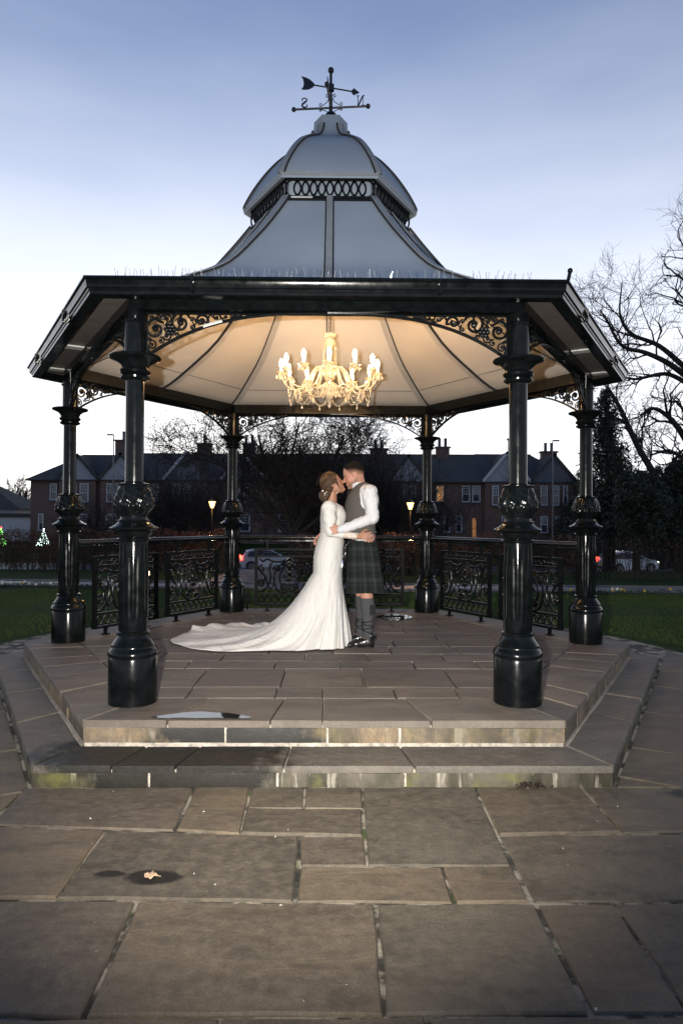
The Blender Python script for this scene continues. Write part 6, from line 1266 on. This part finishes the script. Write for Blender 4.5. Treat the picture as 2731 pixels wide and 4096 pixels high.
house(1110, 1331, 'end house with white edged gable and grey gable at the right', [(1162, 2.1, 7.9, RENDERW, 'both'), (1270, 2.05, 7.75, GREYR, None)], [(1128, 1143, U0 - .2, U1, 'bay'), (1153, 1167, U0, U1, 'bay'), (1176, 1190, U0, U1, 'bay'), (1239, 1255, U0 - .2, U1, 'bay'), (1265, 1282, U0 - .2, U1, 'bay'), (1291, 1302, U0 - .2, U1, 'bay'), (1239, 1256, L0, L1, 'bay'), (1273, 1284, L0, L1, 'bay'), (1292, 1302, L0, L1, 'bay'), (1150, 1168, L0, L1, 'bay')], [(1212, 1.5, 9.6, 1), (1291, 1.5, 8.3, 2)], hipR=True, ridge=8.05)
# low buildings and far trees left of the terrace
gb = empty('garage', (-33, 64, -.9)); tag(gb, 'low pale garage with flat roof left of the end house', 'garage'); m = MB(); m.box((-33.0, 64, .35), (8.6, 5, 2.5)); m.build('wall', WHITEP, gb, smooth=None); m = MB(); m.box((-33.0, 64, 1.7), (9.2, 5.6, .35)); m.build('roof', DARKW, gb, smooth=None); m = MB(); m.box((-34.5, 61.45, .0), (2.6, .1, 1.7)); m.build('garage_door', GREYR, gb, smooth=None)
bg_ = empty('bungalow', (-38, 70, -.9)); tag(bg_, 'bungalow with dark sloping roof at the left edge', 'bungalow'); m = MB(); m.box((-40, 70, .8), (12, 7, 3.4)); m.build('wall', RENDERW, bg_, smooth=None); m = MB(); m.add([(-46.5, 66, 2.4), (-33.2, 66, 2.4), (-33.2, 74, 2.4), (-46.5, 74, 2.4), (-42, 70, 6.0), (-39.5, 70, 6.0)], [(0, 1, 5, 4), (1, 2, 5), (2, 3, 4, 5), (3, 0, 4), (3, 2, 1, 0)]); m.build('roof', TILE, bg_, smooth=None); m = MB(); m.box((-36.0, 66.45, 1.2), (1.6, .1, 1.2)); m.build('window', PANE, bg_, smooth=None)
for i, (x, y, h) in enumerate([(-52, 105, 6.5), (-46, 110, 7.2), (-58, 118, 7.0), (-40.5, 112, 6.8)]):
    tree((x, y, -1), [([(0, 0, 0), (.1, 0, h * .4), (0, .1, h)], .2, .04, 16), ([(0, 0, h * .3), (1.5, 0, h * .6), (2.2, 0, h * .8)], .1, .03, 8), ([(0, 0, h * .3), (-1.5, 0, h * .6), (-2.4, 0, h * .8)], .1, .03, 8)], ['far bare tree at the left edge of the skyline', 'far bare tree on the skyline nearest the end house', 'farthest bare tree on the left skyline', 'far bare tree just left of the end house roof'][i], 'distant_tree', 80 + i, BARK, depth=3, minr=.03, group='far trees on the left skyline')

# ================================================================== lamps
POSTM = plain('grey_lamp_post', (.14, .15, .16), .4, metal=.4)
def street_lamp(px, d, topy, label, flip=1):
    x = (px - 784) / 1568 * d + .0433 + .01243 * d; y = d - 7.02; zt = 1.5348 + (1190 + (px - 784) * .0047 - topy) / 1568 * d; z0 = gz(x, y); root = empty('street_lamp', (x, y, z0)); tag(root, label, 'street lamp', 'tall street lamps along the road')
    m = MB(); m.tube([(x, y, z0), (x, y, z0 + 1.4)], .09, 10); m.tube([(x, y, z0 + 1.3), (x, y, zt)], [.055, .035], 10); m.build('post', POSTM, root)
    m = MB(); m.box((x - flip * .22, y, zt + .03), (.5, .22, .07), taper=.8); m.build('lamp_head', POSTM, root, smooth=None); m = MB(); m.box((x - flip * .26, y, zt - .02), (.4, .2, .02)); m.build('lens', PANE, root, smooth=None)
street_lamp(262, 50, 999, 'tall street lamp in front of the left gables'); street_lamp(1270, 48, 1011, 'tall street lamp before the grey gable at the right', -1); street_lamp(1356, 36, 926, 'tall street lamp partly behind the right side column', -1)
LANT = glow('lantern_glow', (1.0, .48, .13), 6.0)
def lantern(px, d, py_, label):
    x = (px - 784) / 1568 * d + .0433 + .01243 * d; y = d - 7.02; zc = 1.5348 + (1190 + (px - 784) * .0047 - py_) / 1568 * d; z0 = gz(x, y); root = empty('park_lantern', (x, y, z0)); tag(root, label, 'lantern', 'lit lanterns by the hedge')
    m = MB(); m.lathe([(.06, z0), (.06, z0 + .3), (.03, z0 + .34), (.025, zc - .16), (.05, zc - .145)], 10, (x, y, 0)); m.build('post', IRONF, root)
    m = MB(); m.lathe([(.05, -.14), (.115, .07), (.12, .09), (.06, .10)], 6, (x, y, zc)); m.build('lantern_glass', LANT, root, smooth=None)
    m = MB()
    for k in range(6): a = k * PI / 3; m.tube([(x + .053 * math.cos(a), y + .053 * math.sin(a), zc - .14), (x + .121 * math.cos(a), y + .121 * math.sin(a), zc + .08)], .008, 4)
    m.lathe([(.13, .088), (.135, .1), (.05, .17), (.02, .18), (.012, .23)], 6, (x, y, zc)); m.build('lantern_cage', IRON, root, smooth=None)
    li = bpy.data.lights.new('lantern_light', 'POINT'); li.energy = 40; li.color = (1, .45, .14); li.shadow_soft_size = .08; lo = bpy.data.objects.new('lantern_light', li); COL.objects.link(lo); lo.parent = root; lo.location = (0, -.2, zc - z0 - .25)
lantern(488, 24.6, 1157, 'lit orange lantern seen left of the rear left column'); lantern(942, 23.6, 1160, 'lit orange lantern seen left of the rear right column')
bl = empty('path_light', (-5.35, 13.0, gz(0, 13))); zb_ = gz(0, 13); m = MB(); m.lathe([(.05, 0), (.05, .08), (.03, .1), (.03, .16)], 10, (-5.35, 13.0, zb_)); m.build('stake', IRON, bl); m = MB(); m.lathe([(.045, .16), (.05, .26), (.03, .29)], 10, (-5.35, 13.0, zb_)); m.build('lamp_glass', glow('path_light_glow', (1, .5, .25), 10), bl); m = MB(); m.lathe([(.06, .285), (.05, .31), (.01, .33)], 10, (-5.35, 13.0, zb_)); m.build('lamp_cap', IRON, bl); tag(bl, 'small lit ground lamp on the grass by the left railing', 'path light')

# ------------------------------------------------------------------ garden trees hung with lights
def xmas(x, y, zb_, h, label, col_, seed, n=110):
    rg_ = np.random.default_rng(seed); root = empty('lit_christmas_tree', (x, y, zb_)); tag(root, label, 'christmas tree', 'lit christmas trees in the gardens')
    k = 1400; q = rg_.random(k) ** .7; a = rg_.uniform(0, 2 * PI, k); r = h * .42 * (1 - (1 - q)) * np.sqrt(rg_.random(k)); V, F = cards(rg_, np.c_[x + r * np.cos(a), y + r * np.sin(a), zb_ + h * (1 - q)], .06); fast_mesh('foliage', V, F, EVER, root)
    m = MB(); m.tube([(x, y, zb_ - .4), (x, y, zb_ + h * .8)], .04, 6); m.build('stem', BARK, root)
    m = MB(); q = rg_.random(n) ** .7; a = rg_.uniform(PI, 2 * PI, n)
    for i in range(n): m.sphere((x + h * .43 * q[i] * math.cos(a[i]), y + h * .43 * q[i] * math.sin(a[i]), zb_ + h * (1 - q[i])), .032, 5, 4)
    tag(m.build('fairy_lights', col_, root), kind='stuff'); m = MB(); m.sphere((x, y, zb_ + h + .06), .07, 6, 4); m.build('star', glow('red_star', (1, .04, .05), 6) if 'green' in label else col_, root)
xmas(hX(110) * .93, 53.0, -.95, 1.35, 'small christmas tree of white lights beyond the left hedge', glow('fairy_white', (.75, 1, .9), 5), 90); xmas(hX(14) * .93, 53, -.95, 1.5, 'small green lit christmas tree at the left edge with red top', glow('fairy_green', (.3, .9, .2), 1.6), 91)

# ================================================================== cars on the road
CARP = plain('silver_car_paint', (.55, .56, .60), .3, metal=.3, var=.03, coat=.6); CARW = plain('white_car_paint', (.70, .70, .70), .3, var=.03, coat=.6); TYRE = plain('tyre', (.012, .012, .013), .8); RIM = plain('alloy', (.4, .4, .42), .35, metal=.8); GLASSC = plain('car_glass', (.012, .014, .018), .06, var=.0); TAIL = glow('tail_light', (1, .05, .03), 7.0); HEADL = glow('head_light', (1, .9, .75), 5.0); AMBER = glow('indicator', (1, .25, .04), 8.0); PLASTIC = plain('black_trim', (.02, .02, .02), .5)
def car(x, y, rz, label, paint, lit_front=False):
    root = empty('car', (0, 0, 0)); tag(root, label, 'car', 'cars on the road behind the hedge')
    prof_ = [(-2.02, .30), (-2.06, .55), (-2.02, .85), (-1.93, 1.02), (-1.62, 1.40), (-1.2, 1.50), (-.5, 1.53), (.15, 1.47), (.75, 1.20), (1.15, 1.0), (1.65, .90), (1.98, .74), (2.06, .55), (2.02, .30)]
    top = catmull(prof_, 3); rows_ = []
    for s_ in (-1, -.97, -.86, -.5, 0, .5, .86, .97, 1):
        r_ = []
        for (a, b) in top:
            tum = np.interp(b, [.3, .95, 1.5], [0, 0, .17]); w_ = .86 - tum; k = 1 - .05 * (abs(a) / 2.05) ** 4; r_.append((a * (1 - .03 * abs(s_) ** 3), s_ * w_ * k, b - (.03 if abs(s_) > .96 and b > .9 else 0)))
        rows_.append(r_)
    m = MB(); m.grid(np.array(rows_)); n_ = len(top)
    for sg, r_ in ((1, rows_[-1]), (-1, rows_[0])): m.add(r_, [tuple(range(n_))[::sg]])
    m.box((0, 0, .30), (3.9, 1.6, .12)); m.build('body', paint, root, smooth=35)
    for sg in (-1, 1):
        for poly, nm in (([(-1.55, 1.02), (-1.42, 1.34), (-.95, 1.43), (-.50, 1.44), (-.50, 1.0)], 'rear_side_window'), ([(-.44, 1.0), (-.44, 1.44), (.1, 1.40), (.68, 1.12), (.75, 1.0)], 'front_side_window')):
            m = MB(); v = [(a, sg * (.865 - np.interp(b, [.3, .95, 1.5], [0, 0, .17])), b) for a, b in poly]; v += [(a, b - sg * .02, c) for a, b, c in v]; k = len(poly); m.add(v, [tuple(range(k)), tuple(range(2 * k - 1, k - 1, -1))] + [(i, (i + 1) % k, k + (i + 1) % k, k + i) for i in range(k)]); m.build(nm, GLASSC, root, smooth=None)
        for wx in (-1.28, 1.28):
            m = MB(); th = np.arange(24) * 2 * PI / 24; pr = [(.0, .10), (.24, .10), (.32, .075), (.325, -.075), (.24, -.10), (.0, -.10)]
            G = np.array([[(wx + r_ * math.cos(a), sg * .80 + d_ * sg, .325 + r_ * math.sin(a)) for a in th] for r_, d_ in pr[1:5]]); m.grid(G, True); w_ = m.build('wheel', TYRE, root, smooth=40); m = MB()
            for k in range(10): a = k * PI / 5; m.extrude([(.05, -.03), (.225, -.022), (.225, .022), (.05, .03)], (wx, sg * .895, .325), (math.cos(a), 0, math.sin(a)), (-math.sin(a), 0, math.cos(a)), (0, sg, 0), -.03, .0)
            m.ring((wx, sg * .885, .325), .225, .02, (1, 0, 0), (0, 0, 1), 24, 5); m.build('rim', RIM, w_, smooth=40)
            m = MB(); m.tube([(wx + .36 * math.cos(a), sg * .855, .325 + .36 * math.sin(a)) for a in np.linspace(0, PI, 14)], .03, 5); m.build('wheel_arch', PLASTIC, root)
        m = MB(); m.box((-1.97, sg * .70, .92), (.16, .26, .30)); m.build('tail_light', TAIL, root, smooth=None); m = MB(); m.box((1.93, sg * .62, .72), (.2, .34, .14)); m.build('head_light', HEADL if lit_front else RIM, root, smooth=None); m = MB(); m.sphere((.62, sg * .95, 1.02), .11, 8, 6, (.8, .8, .6)); m.build('door_mirror', paint, root)
        m = MB()
        for a in (-.47, .82): m.box((a, sg * .866, .68), (.012, .006, .62))
        m.build('door_gap', PLASTIC, root, smooth=None); m = MB(); m.box((-.3, sg * .872, .90), (.16, .02, .03)); m.box((.66, sg * .872, .90), (.02, .02, .03)); m.build('door_handle', PLASTIC, root, smooth=None)
    m = MB(); m.add([(-1.90, -.62, 1.06), (-1.90, .62, 1.06), (-1.66, .56, 1.38), (-1.66, -.56, 1.38), (-1.93, -.62, 1.07), (-1.93, .62, 1.07), (-1.69, .56, 1.39), (-1.69, -.56, 1.39)], [(4, 5, 6, 7), (0, 3, 2, 1), (0, 1, 5, 4), (1, 2, 6, 5), (2, 3, 7, 6), (3, 0, 4, 7)]); m.build('rear_window', GLASSC, root, smooth=None)
    m = MB(); m.add([(.30, -.60, 1.425), (.30, .60, 1.425), (1.05, .68, 1.07), (1.05, -.68, 1.07), (.31, -.60, 1.44), (.31, .60, 1.44), (1.07, .68, 1.085), (1.07, -.68, 1.085)], [(4, 7, 6, 5), (0, 1, 2, 3), (0, 4, 5, 1), (1, 5, 6, 2), (2, 6, 7, 3), (3, 7, 4, 0)]); m.build('windscreen', GLASSC, root, smooth=None)
    m = MB(); m.box((-2.05, 0, .62), (.03, .52, .11)); m.build('number_plate', plain('plate_yellow', (.6, .5, .1), .5), root, smooth=None); MB().box((-2.03, 0, .40), (.08, 1.5, .16)).build('rear_bumper', PLASTIC, root, smooth=None); MB().box((2.03, 0, .36), (.08, 1.5, .16)).build('front_bumper', PLASTIC, root, smooth=None)
    root.location = (x, y, gz(x, y) + .055); root.rotation_euler = (0, 0, rz); return root
car(-4.6, 42.2, R(12), 'white hatchback on the road behind the railing left of the dress', CARW); car(20.9, 41.2, R(14), 'silver hatchback with red tail light at the right behind the thin hedge', CARP, True)
